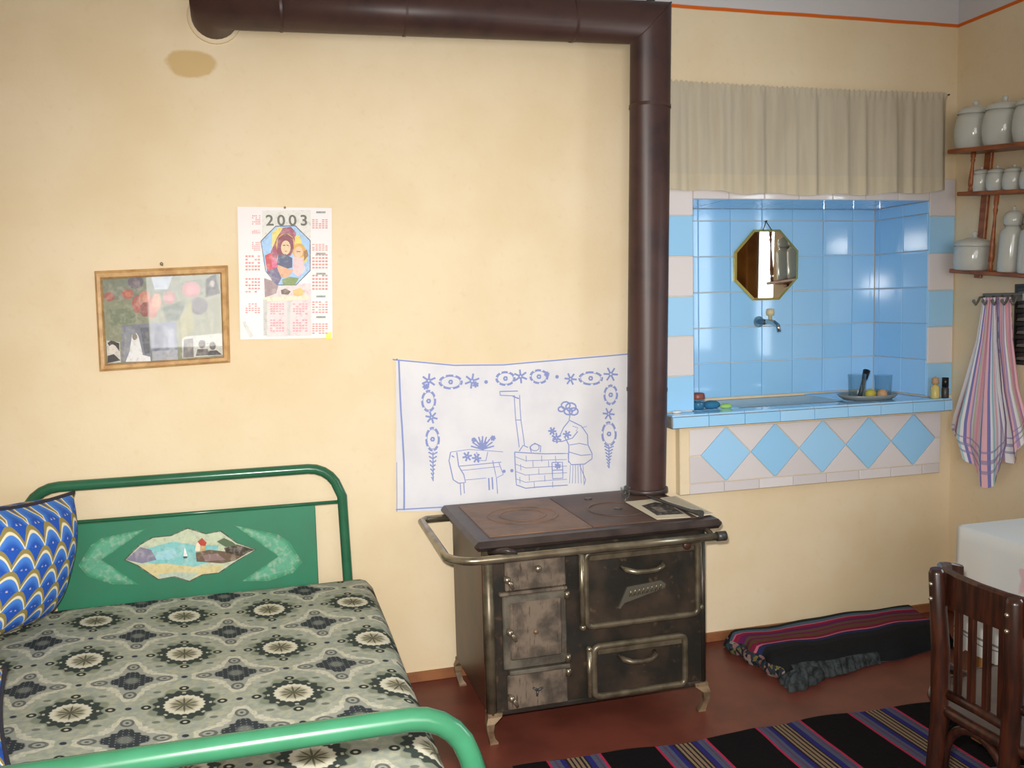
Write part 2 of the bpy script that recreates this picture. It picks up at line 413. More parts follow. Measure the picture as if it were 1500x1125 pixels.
# bedspread: lattice of pale medallions and dark lozenges
m = Mat('bedspread', (150, 150, 120), 0.85, 0, 0.15); P = m.wpos(); x, y, z = m.xyz(P)
ax_, ay_, bx_, by_ = 0.243, -0.030, 0.026, -0.315
det = ax_*by_-bx_*ay_
X0 = x+1.836 + (m.noise(3, 2, P)-0.5)*0.012; Y0 = y+0.350 + (m.noise(2.5, 2, m.scaled(P, (1, 1, 1)))-0.5)*0.012
ca = (X0*by_-Y0*bx_)/det; cb = (Y0*ax_-X0*ay_)/det
def cell(a, b):
    p = (a+20.5).fract()-0.5; q = (b+20.5).fract()-0.5
    return p*0.243, q*0.315
def polar(p, q, sx=1.0, sy=1.0):
    pp = p/sx; qq = q/sy; return (pp*pp+qq*qq).sqrt(), qq.atan2(pp)
base = m.mix(m.noise(55, 3, P).smooth(0.35, 0.7), (148, 156, 146), (170, 172, 152))
BLK, CRM, OLV, GRN, PAL = (54, 60, 66), (206, 204, 186), (138, 134, 92), (98, 112, 88), (190, 186, 172)
p1, q1 = cell(ca, cb); p2, q2 = cell(ca+0.5, cb+0.5)
r1, t1 = polar(p1, q1, 1.0, 1.12); r2, t2 = polar(p2, q2, 1.0, 1.12)
c = base
# lozenge ground lines around the dark motifs, with scalloped edge
d2 = (p2.abs()+(q2/1.25).abs()); sc2 = (t2*16).cos()*0.004
c = m.mix((d2+sc2).smooth(0.108, 0.112)*(1-(d2+sc2).smooth(0.117, 0.121))*0.0, c, CRM)
c = m.mix(((ca+cb+20).fract()-0.5).abs().smooth(0.44, 0.49)*0.45, c, (176, 180, 172)); c = m.mix(((ca-cb+20).fract()-0.5).abs().smooth(0.44, 0.49)*0.45, c, (176, 180, 172))
# dark motif: body lozenge + four lobes, cream-dotted
lob = ((t2*4).cos()*0.5+0.5)
R2 = r2 - lob*lob*0.040
ring = (R2-0.058+(t2*24).cos()*0.003).abs()
c = m.mix((1-ring.smooth(0.007, 0.011))*(m.noise(120, 2, P).smooth(0.35, 0.6)*0.45+0.35), c, CRM)
c = m.mix((1-R2.smooth(0.047, 0.050)), c, (152, 156, 146))
# small eye rings in the lobes
for (ex, ey) in ((0.075, 0), (-0.075, 0), (0, 0.084), (0, -0.084)):
    dx = p2-ex; dy = (q2-ey); e = (dx*dx*(1.0 if ex == 0 else 0.6)+dy*dy*(0.6 if ex == 0 else 1.0)).sqrt()
    c = m.mix((1-(e-0.0125).abs().smooth(0.002, 0.004))*0.7, c, BLK)
    c = m.mix((1-e.smooth(0.003, 0.005))*0.8, c, BLK)
dd = (p2.abs()+q2.abs()*0.92)
body = 1-(dd+(t2*12).cos()*0.004).smooth(0.052, 0.058)
c = m.mix(body, c, BLK)
dots = ((p2+q2)*260).sin()*((p2-q2)*260).sin()
c = m.mix(body*dots.smooth(0.75, 0.9)*0.65, c, (150, 156, 140))
c = m.mix((1-r2.smooth(0.010, 0.022))*0.55, c, (140, 146, 138))
# medallion: dark toothed ring, pale petals, dark heart
tooth = (t1*16).cos()*0.004
c = m.mix((1-(r1+(t1*8).cos()*0.008).smooth(0.072, 0.082))*0.55, c, (96, 108, 86))
c = m.mix((1-(r1+tooth).smooth(0.064, 0.069)), c, (56, 66, 62))
c = m.mix((1-(r1-0.057).abs().smooth(0.002, 0.004))*((t1*8).cos().smooth(0.75, 0.9))*0.8, c, (196, 196, 178))
c = m.mix((1-(r1+(t1*10).cos().abs()*0.004).smooth(0.045, 0.049)), c, CRM)
c = m.mix((1-r1.smooth(0.022, 0.036))*0.8, c, (132, 130, 104))
c = m.mix((1-((t1*5).cos().abs()*0.030+r1).smooth(0.030, 0.042))*0.8, c, (58, 60, 48))
for (ex, ey) in ((0.083, 0), (-0.083, 0), (0, 0.09), (0, -0.09)):
    dx = p1-ex; dy = q1-ey; e = (dx*dx+dy*dy).sqrt()
    c = m.mix((1-e.smooth(0.010, 0.013)), c, (44, 50, 44)); c = m.mix((1-e.smooth(0.003, 0.006)), c, PAL)
# scattered fillers at the mid points
for (oa, ob) in ((0.5, 0.0), (0.0, 0.5)):
    p3, q3 = cell(ca+oa, cb+ob); r3, t3 = polar(p3, q3)
    c = m.mix((1-r3.smooth(0.006, 0.009)), c, (52, 58, 72))
p4, q4 = cell(ca*2+0.5, cb*2+0.5); dd4 = ((p4*p4)*0.5+q4*q4).sqrt()
c = m.mix((1-dd4.smooth(0.010, 0.016))*0.7, c, (72, 82, 64))
m.color(c).bump(m.noise(160, 2, P), 0.3, 0.002); M['bedspread'] = m.m
# cushion: overlapping blue scales
m = Mat('scale_cloth', (60, 110, 200), 0.75, 0, 0.2); u, v, w = m.xyz(m.coord('UV'))
U = u*6.0; V = v*6.5
row = V.floor(); off = (row*0.5).fract(); lu = (U+off).fract()-0.5; lv = V.fract()
top = (lu*lu*4.0)*0.72                          # arch edge
hgt = lv+top
c = m.mix(hgt.smooth(0.10, 0.60), (36, 80, 172), (74, 130, 212))
c = m.mix(hgt.smooth(0.62, 0.68), c, (228, 218, 186))
c = m.mix(hgt.smooth(0.76, 0.82), c, (146, 132, 78))
up = hgt.smooth(1.00, 1.05)
c = m.mix(up, c, (38, 84, 178))
c = m.mix((1-hgt.smooth(0.02, 0.14))*((U*5).fract()-0.5).abs().smooth(0.2, 0.4)*0.8, c, (200, 200, 196))
m.color(c); M['scale_cloth'] = m.m
simple('cushion_edge', (38, 38, 52), 0.8)

# ================================================================== the room
XR, XL, YR, ZC = 1.18, -3.35, -4.6, 2.78
def structure(name, mb, mat, label=None, origin=(0, 0, 0)):
    o = obj(name, mb, mat, None, origin); o['kind'] = 'structure'
    if label: o['label'] = label
    return o
b = MB(); b.box(XL-0.1, XR+0.2, YR-0.2, 0.45, -0.1, 0.0); structure('floor', b, M['floor_paint'], 'red-brown painted floor')
b = MB(); b.box(XL-0.1, XR+0.2, YR-0.2, 0.45, ZC, ZC+0.1); structure('ceiling', b, M['ceiling_paint'], 'white painted ceiling')
NX0, NX1, NZ0, NZ1, ND = 0.0, 1.053, 0.86, 1.712, 0.33
g = 0.006
b = MB()
def q4(a, bb, c, d): b.add([a, bb, c, d], [(0, 1, 2, 3)])
hx0, hx1, hz0, hz1, hy = NX0-g, NX1+g, NZ0, NZ1+g, ND+g
q4((XL, 0, 0), (hx0, 0, 0), (hx0, 0, ZC), (XL, 0, ZC)); q4((hx1, 0, 0), (XR, 0, 0), (XR, 0, ZC), (hx1, 0, ZC))
q4((hx0, 0, 0), (hx1, 0, 0), (hx1, 0, hz0), (hx0, 0, hz0)); q4((hx0, 0, hz1), (hx1, 0, hz1), (hx1, 0, ZC), (hx0, 0, ZC))
q4((hx0, hy, hz0), (hx1, hy, hz0), (hx1, hy, hz1), (hx0, hy, hz1))
q4((hx0, 0, hz0), (hx0, hy, hz0), (hx0, hy, hz1), (hx0, 0, hz1)); q4((hx1, hy, hz0), (hx1, 0, hz0), (hx1, 0, hz1), (hx1, hy, hz1))
q4((hx0, 0, hz1), (hx0, hy, hz1), (hx1, hy, hz1), (hx1, 0, hz1)); q4((hx0, 0, hz0), (hx1, 0, hz0), (hx1, hy, hz0), (hx0, hy, hz0))
wall_back = structure('wall_back', b, M['plaster'], 'cream plaster wall with a tiled washing niche')
WY0, WY1, WZ0, WZ1 = -1.90, -0.72, 0.95, 2.08
b = MB(); b.box(XR, XR+0.2, WY1, 0.0, 0, ZC); b.box(XR, XR+0.2, YR, WY0, 0, ZC); b.box(XR, XR+0.2, WY0, WY1, 0, WZ0); b.box(XR, XR+0.2, WY0, WY1, WZ1, ZC)
wall_right = structure('wall_right', b, M['plaster_side'], 'cream plaster side wall')
b = MB(); b.box(XL-0.1, XL, YR, 0, 0, ZC); structure('wall_left', b, M['plaster_side'])
b = MB(); b.box(XL, -2.5, YR-0.2, YR, 0, ZC); b.box(-0.2, XR, YR-0.2, YR, 0, ZC); b.box(-2.5, -0.2, YR-0.2, YR, 0, 1.0); b.box(-2.5, -0.2, YR-0.2, YR, 2.25, ZC)
structure('wall_rear', b, M['plaster_side'])
b = MB(); b.box(XL, XR, -0.012, 0.0, 0, 0.036, 0.002); structure('baseboard_back', b, M['baseboard_paint'], 'low brown painted skirting')
b = MB(); b.box(XR-0.012, XR, -4.5, -0.012, 0, 0.036, 0.002); structure('baseboard_right', b, M['baseboard_paint'])
def window(name, x0, x1, y0, y1, z0, z1, axis):
    w = MB(); t = 0.05; mid = None
    def bar(a0, a1, c0, c1):
        if axis == 'X': w.box(x0, x1, a0, a1, c0, c1, 0.004)
        else: w.box(a0, a1, y0, y1, c0, c1, 0.004)
    a0, a1 = (y0, y1) if axis == 'X' else (x0, x1)
    bar(a0, a0+t, z0, z1); bar(a1-t, a1, z0, z1); bar(a0, a1, z0, z0+t); bar(a0, a1, z1-t, z1)
    n = 2 if axis == 'X' else 3
    for i in range(1, n): c = a0+(a1-a0)*i/n; bar(c-t/2, c+t/2, z0, z1)
    o = structure(name, w, M['window_paint'])
    p = MB(); e = 0.003
    if axis == 'X': p.box((x0+x1)/2-e, (x0+x1)/2+e, y0+t, y1-t, z0+t, z1-t)
    else: p.box(x0+t, x1-t, (y0+y1)/2-e, (y0+y1)/2+e, z0+t, z1-t)
    obj('pane', p, M['pane_glass'], o)
window('window_1', XR+0.03, XR+0.08, WY0, WY1, WZ0, WZ1, 'X')
window('fill_window', -2.5, -0.2, YR-0.10, YR-0.05, 1.0, 2.25, 'Y')  # unseen rear window, added as the opening for the soft fill

# ------------------------------------------------------------------ tiles
TM = {}
def tile_mesh(poly, axes, mat, t=0.006, bev=0.002):
    """convex polygon in (u,v) about its centre, raised along n, chamfered"""
    key = (tuple((round(a, 4), round(c, 4)) for a, c in poly), axes, mat)
    if key in TM: return TM[key]
    u, v, n = [Vector(a) for a in axes]; k = len(poly); cx = sum(p[0] for p in poly)/k; cy = sum(p[1] for p in poly)/k
    def P(a, c, h): return u*a+v*c+n*h
    ins = []
    for (a, c) in poly:
        dx, dy = cx-a, cy-c; L = math.hypot(dx, dy); s = bev*1.5/L; ins.append((a+dx*s, c+dy*s))
    w = MB(); w.add([P(a, c, 0) for a, c in poly]+[P(a, c, t-bev) for a, c in poly]+[P(a, c, t) for a, c in ins],
                    [tuple(range(k-1, -1, -1))]+[(i, (i+1) % k, k+(i+1) % k, k+i) for i in range(k)]+[(k+i, k+(i+1) % k, 2*k+(i+1) % k, 2*k+i) for i in range(k)]+[tuple(range(2*k, 3*k))])
    me = w.mesh('tile'); me.materials.append(M[mat]); TM[key] = me; return me
AX_FRONT = ((1, 0, 0), (0, 0, 1), (0, -1, 0)); AX_LEFTFACE = ((0, 1, 0), (0, 0, 1), (-1, 0, 0)); AX_RIGHTFACE = ((0, 1, 0), (0, 0, 1), (1, 0, 0))
AX_TOP = ((1, 0, 0), (0, 1, 0), (0, 0, 1)); AX_DOWN = ((1, 0, 0), (0, 1, 0), (0, 0, -1))
GAP = 0.0022
def rect_tile(u0, u1, v0, v1, w, axes, mat, parent):
    """axes FRONT: u=x v=z w=y ; LEFTFACE u=y v=z w=x ; TOP u=x v=y w=z ; w is the back of the tile"""
    hu, hv = (u1-u0-GAP)/2, (v1-v0-GAP)/2; cu, cv = (u0+u1)/2, (v0+v1)/2
    me = tile_mesh([(-hu, -hv), (hu, -hv), (hu, hv), (-hu, hv)], axes, mat)
    c = (cu, w, cv) if axes is AX_FRONT else (w, cu, cv) if axes in (AX_LEFTFACE, AX_RIGHTFACE) else (cu, cv, w)
    return place('tile', me, c, parent)
rows = [0.918+0.149*k for k in range(6)]+[NZ1]
tr_ = random.Random(11); DEG = PI/180
def skew(o, rx=None, ry=None, rz=None):
    o.rotation_euler = tuple(a if a is not None else tr_.gauss(0, 0.12)*DEG for a in (rx, ry, rz))
cols = [NX0, 0.043, 0.193, 0.343, 0.492, 0.641, 0.791, 0.940, NX1]
for i in range(len(cols)-1):
    for j in range(len(rows)-1):
        o = rect_tile(cols[i], cols[i+1], rows[j], rows[j+1], ND+g, AX_FRONT, 'tile_blue', wall_back)
        if i == 6 and j == 4: skew(o, 1.75*DEG, 0, 0.85*DEG); o.location.y -= 0.001
        else: skew(o, None, 0, None)
dcol = [0.0, 0.15, 0.30, ND]
for j in range(len(rows)-1):
    for i in range(3):
        o = rect_tile(dcol[i], dcol[i+1], rows[j], rows[j+1], NX1+g, AX_LEFTFACE, 'tile_blue', wall_back)
        if i == 0 and j == 4: skew(o, 0, -1.75*DEG, -1.2*DEG); o.location.x -= 0.001
        else: skew(o, 0, None, None)
        rect_tile(dcol[i], dcol[i+1], rows[j], rows[j+1], NX0-g, AX_RIGHTFACE, 'tile_blue', wall_back)
for i in range(7):
    for (y0, y1) in ((0, 0.15), (0.15, 0.30), (0.30, ND)):
        rect_tile(i*0.1504, (i+1)*0.1504, y0, y1, NZ1+g, AX_DOWN, 'tile_blue', wall_back)
    rect_tile(i*0.1504, (i+1)*0.1504, NZ1, NZ1+0.15, 0, AX_FRONT, 'tile_white', wall_back)
zs = [0.901, 1.051, 1.201, 1.351, 1.501, 1.651, 1.801]
for k in range(6):
    mt = 'tile_blue' if k % 2 == 0 else 'tile_white'
    rect_tile(-0.15, 0.0, zs[k]+(0.016 if k == 0 else 0), zs[k+1], 0, AX_FRONT, mt, wall_back)
    rect_tile(NX1, XR-0.002, zs[k]+(0.016 if k == 0 else 0), zs[k+1], 0, AX_FRONT, mt, wall_back)

# ------------------------------------------------------------------ tiled sink counter
cnt = thing('sink_counter', (0.5, -0.02, 0.60), 'blue and white tiled sink ledge with a row of diamond tiles', 'sink counter')
SX0, SX1, SY0, SZ0, SZ1 = -0.137, 1.104, -0.094, 0.865, 0.909
b = MB(); b.box(SX0, SX1, SY0, -0.001, SZ0, SZ1, 0.003)
b.box(NX0+0.002, 0.20, 0.0, ND, SZ0, SZ1); b.box(0.70, NX1-0.002, 0.0, ND, SZ0, SZ1); b.box(0.20, 0.70, 0.0, 0.05, SZ0, SZ1); b.box(0.20, 0.70, 0.29, ND, SZ0, SZ1)
slab = obj('slab', b, M['concrete'], cnt)
edges = [SX0+0.002]+[SX0+0.15*k for k in range(1, 9)]+[SX1-0.002]
for i in range(len(edges)-1):
    rect_tile(edges[i], edges[i+1], SZ0+0.001, SZ1-0.001, SY0, AX_FRONT, 'tile_blue', slab)
    rect_tile(edges[i], edges[i+1], SY0+0.001, -0.002, SZ1, AX_TOP, 'tile_blue', slab)
for (x0, x1, y0, y1) in ((0.004, 0.10, 0, 0.165), (0.10, 0.2, 0, 0.165), (0.004, 0.10, 0.165, 0.33), (0.10, 0.2, 0.165, 0.33), (0.70, 0.82, 0, 0.165), (0.82, 0.935, 0, 0.165), (0.935, 1.05, 0, 0.165), (0.70, 0.82, 0.165, 0.33), (0.82, 0.935, 0.165, 0.33), (0.935, 1.05, 0.165, 0.33)):
    rect_tile(x0, x1, y0, y1, SZ1, AX_TOP, 'tile_blue', slab)
b = MB()
def basin(u, v):
    e = 0.02; ring = [(0.2, 0.05), (0.7, 0.05), (0.7, 0.29), (0.2, 0.29)]
    x = 0.2+0.5*u; y = 0.05+0.24*v; d = min(u*0.5, (1-u)*0.5, v*0.24, (1-v)*0.24)
    return (x, y, 0.912-0.032*min(1, d/0.03)**0.6)
b.grid(basin, 30, 20); bas = obj('basin', b, M['basin_glaze'], cnt)
b = MB(); b.lathe([(0.022, 0.8825), (0.022, 0.8835), (0.008, 0.8835)], (0.45, 0.17, 0)); obj('drain', b, M['chrome'], bas)
PX0, PX1, PZ0, PZ1, PY = -0.079, 1.098, 0.600, 0.866, -0.040
b = MB(); b.box(PX0, PX1, PY, -0.001, PZ0, PZ1, 0.003); pan = obj('front_panel', b, M['plaster'], cnt)
HD, XD, ZD = 0.106, 0.112, 0.7475; TX0, TX1 = -0.041, 1.090
h = HD-0.0016
dm = tile_mesh([(-h, 0), (0, -h), (h, 0), (0, h)], AX_FRONT, 'tile_blue')
up = tile_mesh([(-h+0.002, h), (0, 0.002), (h-0.002, h)], AX_FRONT, 'tile_white'); dn = tile_mesh([(0, -0.002), (-h+0.002, -h), (h-0.002, -h)], AX_FRONT, 'tile_white')
for k in range(5):
    cx = XD+2*HD*k; place('tile', dm, (cx, PY, ZD), pan)
    if k < 4:
        place('tile', up, (cx+HD, PY, ZD), pan); place('tile', dn, (cx+HD, PY, ZD), pan)
for side in (0, 1):
    for s in (1, -1):
        if side == 0:
            x0 = TX0; xc = XD; pts = [(x0, 0), (xc-h-0.002, 0), (xc-0.002, s*h), (x0, s*h)]
        else:
            x0 = TX1; xc = XD+8*HD; pts = [(x0, 0), (xc+h+0.002, 0), (xc+0.002, s*h), (x0, s*h)]
        pts = [(a, c+s*0.0015 if c == 0 else c) for a, c in pts]
        if (side == 0) == (s < 0): pts = pts[::-1]
        mxx = sum(p[0] for p in pts)/4
        place('tile', tile_mesh([(a-mxx, c) for a, c in pts], AX_FRONT, 'tile_white'), (mxx, PY, ZD), pan)
bx = [TX0, 0.105, 0.255, 0.405, 0.555, 0.705, 0.855, 1.005, TX1]
for i in range(8): rect_tile(bx[i], bx[i+1], PZ0+0.002, ZD-HD, PY, AX_FRONT, 'tile_white', pan)

# ================================================================== stove
SB = (-0.965, -0.235, -0.54, -0.07)   # body x0 x1 y0 y1
stove = thing('kitchen_stove', (-0.6, -0.3, 0.0), 'old dark enamelled wood-burning stove with brown hotplate and nickel rail', 'stove')
x0, x1, y0, y1 = SB
b = MB(); b.box(x0+0.004, x1, y0+0.006, y1, 0.095, 0.605, 0.006); body = obj('body', b, M['enamel_dark'], stove)
b = MB(); b.box(x0-0.002, x0+0.006, y0+0.035, y1-0.005, 0.10, 0.60, 0.002); obj('side_panel', b, M['enamel_brown'], stove)
b = MB(); b.tube([(x0+0.012, y0+0.012, 0.095), (x0+0.012, y0+0.012, 0.605)], 0.017, 12); obj('corner_post', b, M['nickel_dull'], stove)
b = MB(); b.tube([(x1-0.008, y0+0.012, 0.095), (x1-0.008, y0+0.012, 0.605)], 0.010, 12); obj('corner_post', b, M['enamel_dark'], stove)
# cooking top with a rim and two plates
TXA, TXB, TYA, TYB = -1.0, -0.19, -0.575, -0.035
b = MB(); b.box(TXA, TXB, TYA, TYB, 0.612, 0.642, 0.012); top = obj('cooking_top', b, M['cast_rim'], stove)
b = MB(); b.box(TXA+0.055, -0.615, TYA+0.05, TYB-0.05, 0.640, 0.6455, 0.002); obj('hot_plate', b, M['cast_plate'], top)
b = MB(); b.box(-0.612, TXB-0.04, TYA+0.05, TYB-0.05, 0.640, 0.6452, 0.002); obj('hot_plate', b, M['cast_top'], top)
for (cx, cy, rr) in ((-0.775, -0.30, 0.115), (-0.775, -0.30, 0.075), (-0.45, -0.33, 0.10)):
    b = MB(); b.lathe([(rr-0.004, 0.644), (rr-0.003, 0.6475), (rr+0.003, 0.6475), (rr+0.004, 0.644), (rr-0.004, 0.644)], (cx, cy, 0), n=36); obj('plate_ring', b, M['cast_plate'] if cx < -0.6 else M['cast_top'], top)
for (cx, cy) in ((-0.45, -0.33), (-0.49, -0.15)):
    b = MB(); b.lathe([(0.014, 0.6448), (0.014, 0.6475), (0.006, 0.6475)], (cx, cy, 0), n=14); obj('plate_knob', b, M['iron_dark'], top)
# nickel guard rail round the left and the front
zr = 0.600; yf = -0.612; xl = -1.082
path = [(x0+0.004, -0.105, zr+0.012), (xl+0.02, -0.105, zr+0.012), (xl, -0.125, zr+0.010), (xl, -0.50, zr+0.002)]
for k in range(0, 7):
    a = PI*k/12; path.append((xl+0.085-0.085*math.cos(a), -0.525-0.087*math.sin(a), zr))
path += [(-0.9, yf, zr), (-0.5, yf, zr), (-0.225, yf, zr)]
b = MB(); b.tube(path, 0.0125, 12); rail = obj('guard_rail', b, M['nickel'], stove)
b = MB(); b.tube([(-0.235, yf, zr), (-0.205, yf, zr)], 0.0155, 12); obj('rail_cap', b, M['iron_dark'], rail)
for bx_ in (-0.90, -0.245):
    b = MB(); b.tube([(bx_, yf, zr), (bx_, yf+0.03, zr+0.008), (bx_, TYA+0.03, zr+0.016)], 0.008, 8); obj('rail_bracket', b, M['nickel_dull'], rail)
b = MB(); b.tube([(-0.955, -0.56, 0.606), (-0.915, yf, 0.622), (-0.885, yf, 0.612)], 0.009, 8); obj('rail_bracket', b, M['cast_rim'], rail)
# doors
yd = y0+0.006
def door(name, xa, xb, za, zb, mat, frame_mat=None, t=0.014, fw=0.016):
    d = MB(); d.box(xa, xb, yd-t, yd, za, zb, 0.004); o = obj(name, d, M[mat], stove)
    if frame_mat:
        f = MB(); rc = 0.018; e = 0.006; pth = []
        for (cx, cz, a0) in ((xb-rc, zb-rc, 0), (xa+rc, zb-rc, PI/2), (xa+rc, za+rc, PI), (xb-rc, za+rc, 1.5*PI)):
            for k in range(5): an = a0+PI/2*k/4; pth.append((cx+(rc+e*0)*math.cos(an), yd-t, cz+rc*math.sin(an)))
        f.tube(pth, 0.0105, 10, closed=True); f.box(xa+0.012, xb-0.012, yd-t-0.006, yd-t, zb-0.026, zb-0.004, 0.003)
        obj('door_frame', f, M[frame_mat], o)
    return o
d1 = door('fire_door', -0.905, -0.712, 0.476, 0.582, 'fire_iron')
d2 = door('fire_door', -0.915, -0.712, 0.232, 0.462, 'fire_iron_grey')
d3 = door('ash_door', -0.905, -0.712, 0.105, 0.214, 'fire_iron')
b = MB(); b.box(-0.925, -0.71, yd-0.020, yd, 0.464, 0.475, 0.003); obj('door_ledge', b, M['fire_iron'], stove)
b = MB(); b.box(-0.90, -0.705, yd-0.022, yd, 0.216, 0.230, 0.003); obj('door_ledge', b, M['fire_iron_grey'], stove)
b = MB(); b.box(-0.895, -0.730, yd-0.019, yd-0.010, 0.262, 0.440, 0.004); obj('raised_panel', b, M['fire_iron'], d2)
def latch(px, pz, par):
    l = MB(); l.ball((px, yd-0.034, pz+0.012), 0.011, 0.011, 0.011, 10, 6); l.tube([(px, yd-0.01, pz+0.012), (px, yd-0.034, pz+0.012)], 0.006, 8); obj('latch_knob', l, M['knob_metal'], par)
    l = MB(); l.tube([(px, yd-0.02, pz+0.01), (px+0.014, yd-0.024, pz-0.006), (px+0.022, yd-0.022, pz-0.022)], [0.006, 0.008, 0.005], 8); obj('latch_lever', l, M['knob_metal'], par)
latch(-0.905, 0.508, d1); latch(-0.900, 0.345, d2); latch(-0.900, 0.140, d3)
b = MB(); b.lathe([(0.004, 0.0), (0.004, 0.016), (0.010, 0.020), (0.011, 0.027), (0.006, 0.032), (0.0, 0.033)], (-0.808, yd-0.012, 0.545), 'Y', 12); obj('damper_knob', b, M['knob_metal'], d1)
b = MB(); b.ball((-0.815, yd-0.022, 0.345), 0.008, 0.006, 0.008, 8, 6); obj('rivet', b, M['leg_iron'], d2)
for a in range(3):
    b = MB(); an = PI*2*a/3+0.4; b.tube([(-0.812, yd-0.017, 0.158), (-0.812+0.018*math.cos(an), yd-0.017, 0.158+0.018*math.sin(an))], [0.005, 0.003], 6); obj('rosette_spoke', b, M['iron_dark'], d3)
for (hx, hz) in ((-0.712, 0.448), (-0.712, 0.248), (-0.712, 0.203)):
    b = MB(); b.tube([(hx, yd-0.018, hz-0.012), (hx, yd-0.018, hz+0.012)], 0.009, 10); obj('hinge', b, M['nickel'], stove)
oven = door('oven_door', -0.650, -0.272, 0.338, 0.572, 'enamel_dark', 'nickel_dull', 0.02, 0.020)
drawer = door('drawer', -0.628, -0.318, 0.112, 0.272, 'enamel_dark', 'nickel_dull', 0.02, 0.020)
b = MB(); b.tube([(-0.664, yd-0.022, 0.345), (-0.664, yd-0.022, 0.580)], 0.0085, 10); b.ball((-0.664, yd-0.022, 0.340), 0.011); b.ball((-0.664, yd-0.022, 0.585), 0.011); obj('hinge_rod', b, M['nickel'], oven)
b = MB(); b.tube([(-0.262, yd-0.018, 0.36), (-0.262, yd-0.018, 0.575)], 0.006, 8); b.ball((-0.262, yd-0.020, 0.358), 0.010); obj('hinge_rod', b, M['nickel_dull'], oven)
b = MB(); b.tube([(-0.644, yd-0.022, 0.115), (-0.644, yd-0.022, 0.262)], 0.0075, 10); b.ball((-0.644, yd-0.022, 0.268), 0.0095); obj('hinge_rod', b, M['nickel'], drawer)
def pull(cx, cz, w, par, mat):
    p = [(cx-w/2, yd-0.022, cz+0.006), (cx-w/2+0.008, yd-0.048, cz+0.002), (cx-w/4, yd-0.058, cz-0.004), (cx, yd-0.060, cz-0.005), (cx+w/4, yd-0.058, cz-0.004), (cx+w/2-0.008, yd-0.048, cz+0.002), (cx+w/2, yd-0.022, cz+0.006)]
    q = MB(); q.tube(p, [0.007, 0.009, 0.008, 0.008, 0.008, 0.009, 0.007], 10); obj('handle', q, M[mat], par)
pull(-0.465, 0.512, 0.135, oven, 'nickel'); pull(-0.485, 0.228, 0.12, drawer, 'nickel_dull')
b = MB(); b.lathe([(0.014, 0.0), (0.014, 0.006), (0.010, 0.009), (0.0, 0.010)], (-0.315, yd-0.030, 0.568), 'Y', 14); obj('door_badge', b, M['enamel_brown'], oven)
b = MB(); b.prism([(-0.545, 0.388), (-0.515, 0.452), (-0.40, 0.461), (-0.385, 0.448), (-0.388, 0.436), (-0.525, 0.402), (-0.540, 0.385)], yd-0.024, yd-0.018); plate = obj('name_plate', b, M['badge'], oven)
for k in range(8):          # worn raised script, no longer readable in the photograph
    b = MB(); xx = -0.508+k*0.0145; zz = 0.430+k*0.0016
    b.tube([(xx, yd-0.026, zz-0.008), (xx+0.004, yd-0.026, zz+0.010), (xx+0.008, yd-0.026, zz-0.006), (xx+0.0145, yd-0.026, zz-0.006)], 0.0022, 5); obj('raised_stroke', b, M['nickel'], plate)
b = MB(); b.box(x0+0.02, x1-0.02, y0+0.002, y0+0.012, 0.088, 0.104, 0.003); obj('bottom_rail', b, M['enamel_dark'], stove)
def leg(cx, cy, sx, sy):
    l = MB()
    sec = [(0.100, 0.046, 0.0), (0.088, 0.044, 0.0), (0.070, 0.026, 0.006), (0.045, 0.020, 0.004), (0.020, 0.019, -0.003), (0.006, 0.026, -0.006), (0.0, 0.026, -0.006)]
    vs = []
    for z, w, o in sec:
        ax, ay = cx-sx*0.0-sx*o, cy-sy*o
        for (u, v) in ((0, 0), (1, 0), (1, 1), (0, 1)): vs.append((ax+sx*w*u, ay+sy*w*v*0.8, z))
    fs = [(i*4+j, i*4+(j+1) % 4, i*4+4+(j+1) % 4, i*4+4+j) for i in range(len(sec)-1) for j in range(4)]+[(0, 1, 2, 3), tuple(range(len(vs)-4, len(vs)))]
    l.add(vs, fs); obj('leg', l, M['leg_iron'], stove)
leg(x0-0.004, y0-0.004, 1, 1); leg(x1+0.004, y0-0.004, -1, 1); leg(x0-0.004, y1+0.004, 1, -1); leg(x1+0.004, y1+0.004, -1, -1)

# ------------------------------------------------------------------ stove pipe
PR = 0.0715
pipe = thing('stove_pipe', (-0.2535, -0.1165, 0.646), 'dark brown stove pipe rising from the stove and turning along the wall', 'stove pipe')
elbow = (-0.2075, -0.1, 2.309)
b = MB(); b.tube([(-0.2535, -0.1165, 0.6465), (-0.245, -0.113, 0.90), elbow, (-0.9, -0.1, 2.296), (-1.668, -0.1, 2.281), (-1.672, 0.02, 2.272)], PR, 28, cap=False); obj('flue', b, M['pipe_metal'], pipe)
def pipe_band(p, d, w, ex, name='joint_band'):
    p = Vector(p); d = Vector(d).normalized(); b = MB(); b.tube([p-d*w, p+d*w], PR+ex, 28, cap=False); b.tube([p-d*w, p+d*w], PR-0.001, 28, cap=False); obj(name, b, M['pipe_metal'], pipe)
pipe_band((-0.2155, -0.103, 2.02), (0.034, 0.01, 1.4), 0.006, 0.0022); pipe_band((-0.2425, -0.112, 1.02), (0.034, 0.01, 1.4), 0.006, 0.0022)
pipe_band((-0.50, -0.1, 2.3035), (1, 0, 0.019), 0.005, 0.0022); pipe_band((-1.08, -0.1, 2.2925), (1, 0, 0.019), 0.004, 0.0022); pipe_band((-1.47, -0.1, 2.285), (1, 0, 0.019), 0.004, 0.0022)
b = MB(); b.lathe([(PR-0.001, -0.001), (PR+0.012, -0.001), (PR+0.010, 0.006), (PR-0.001, 0.007)], (-1.672, -0.0005, 2.2722), 'Y', 28); obj('wall_collar', b, M['plaster'], pipe)
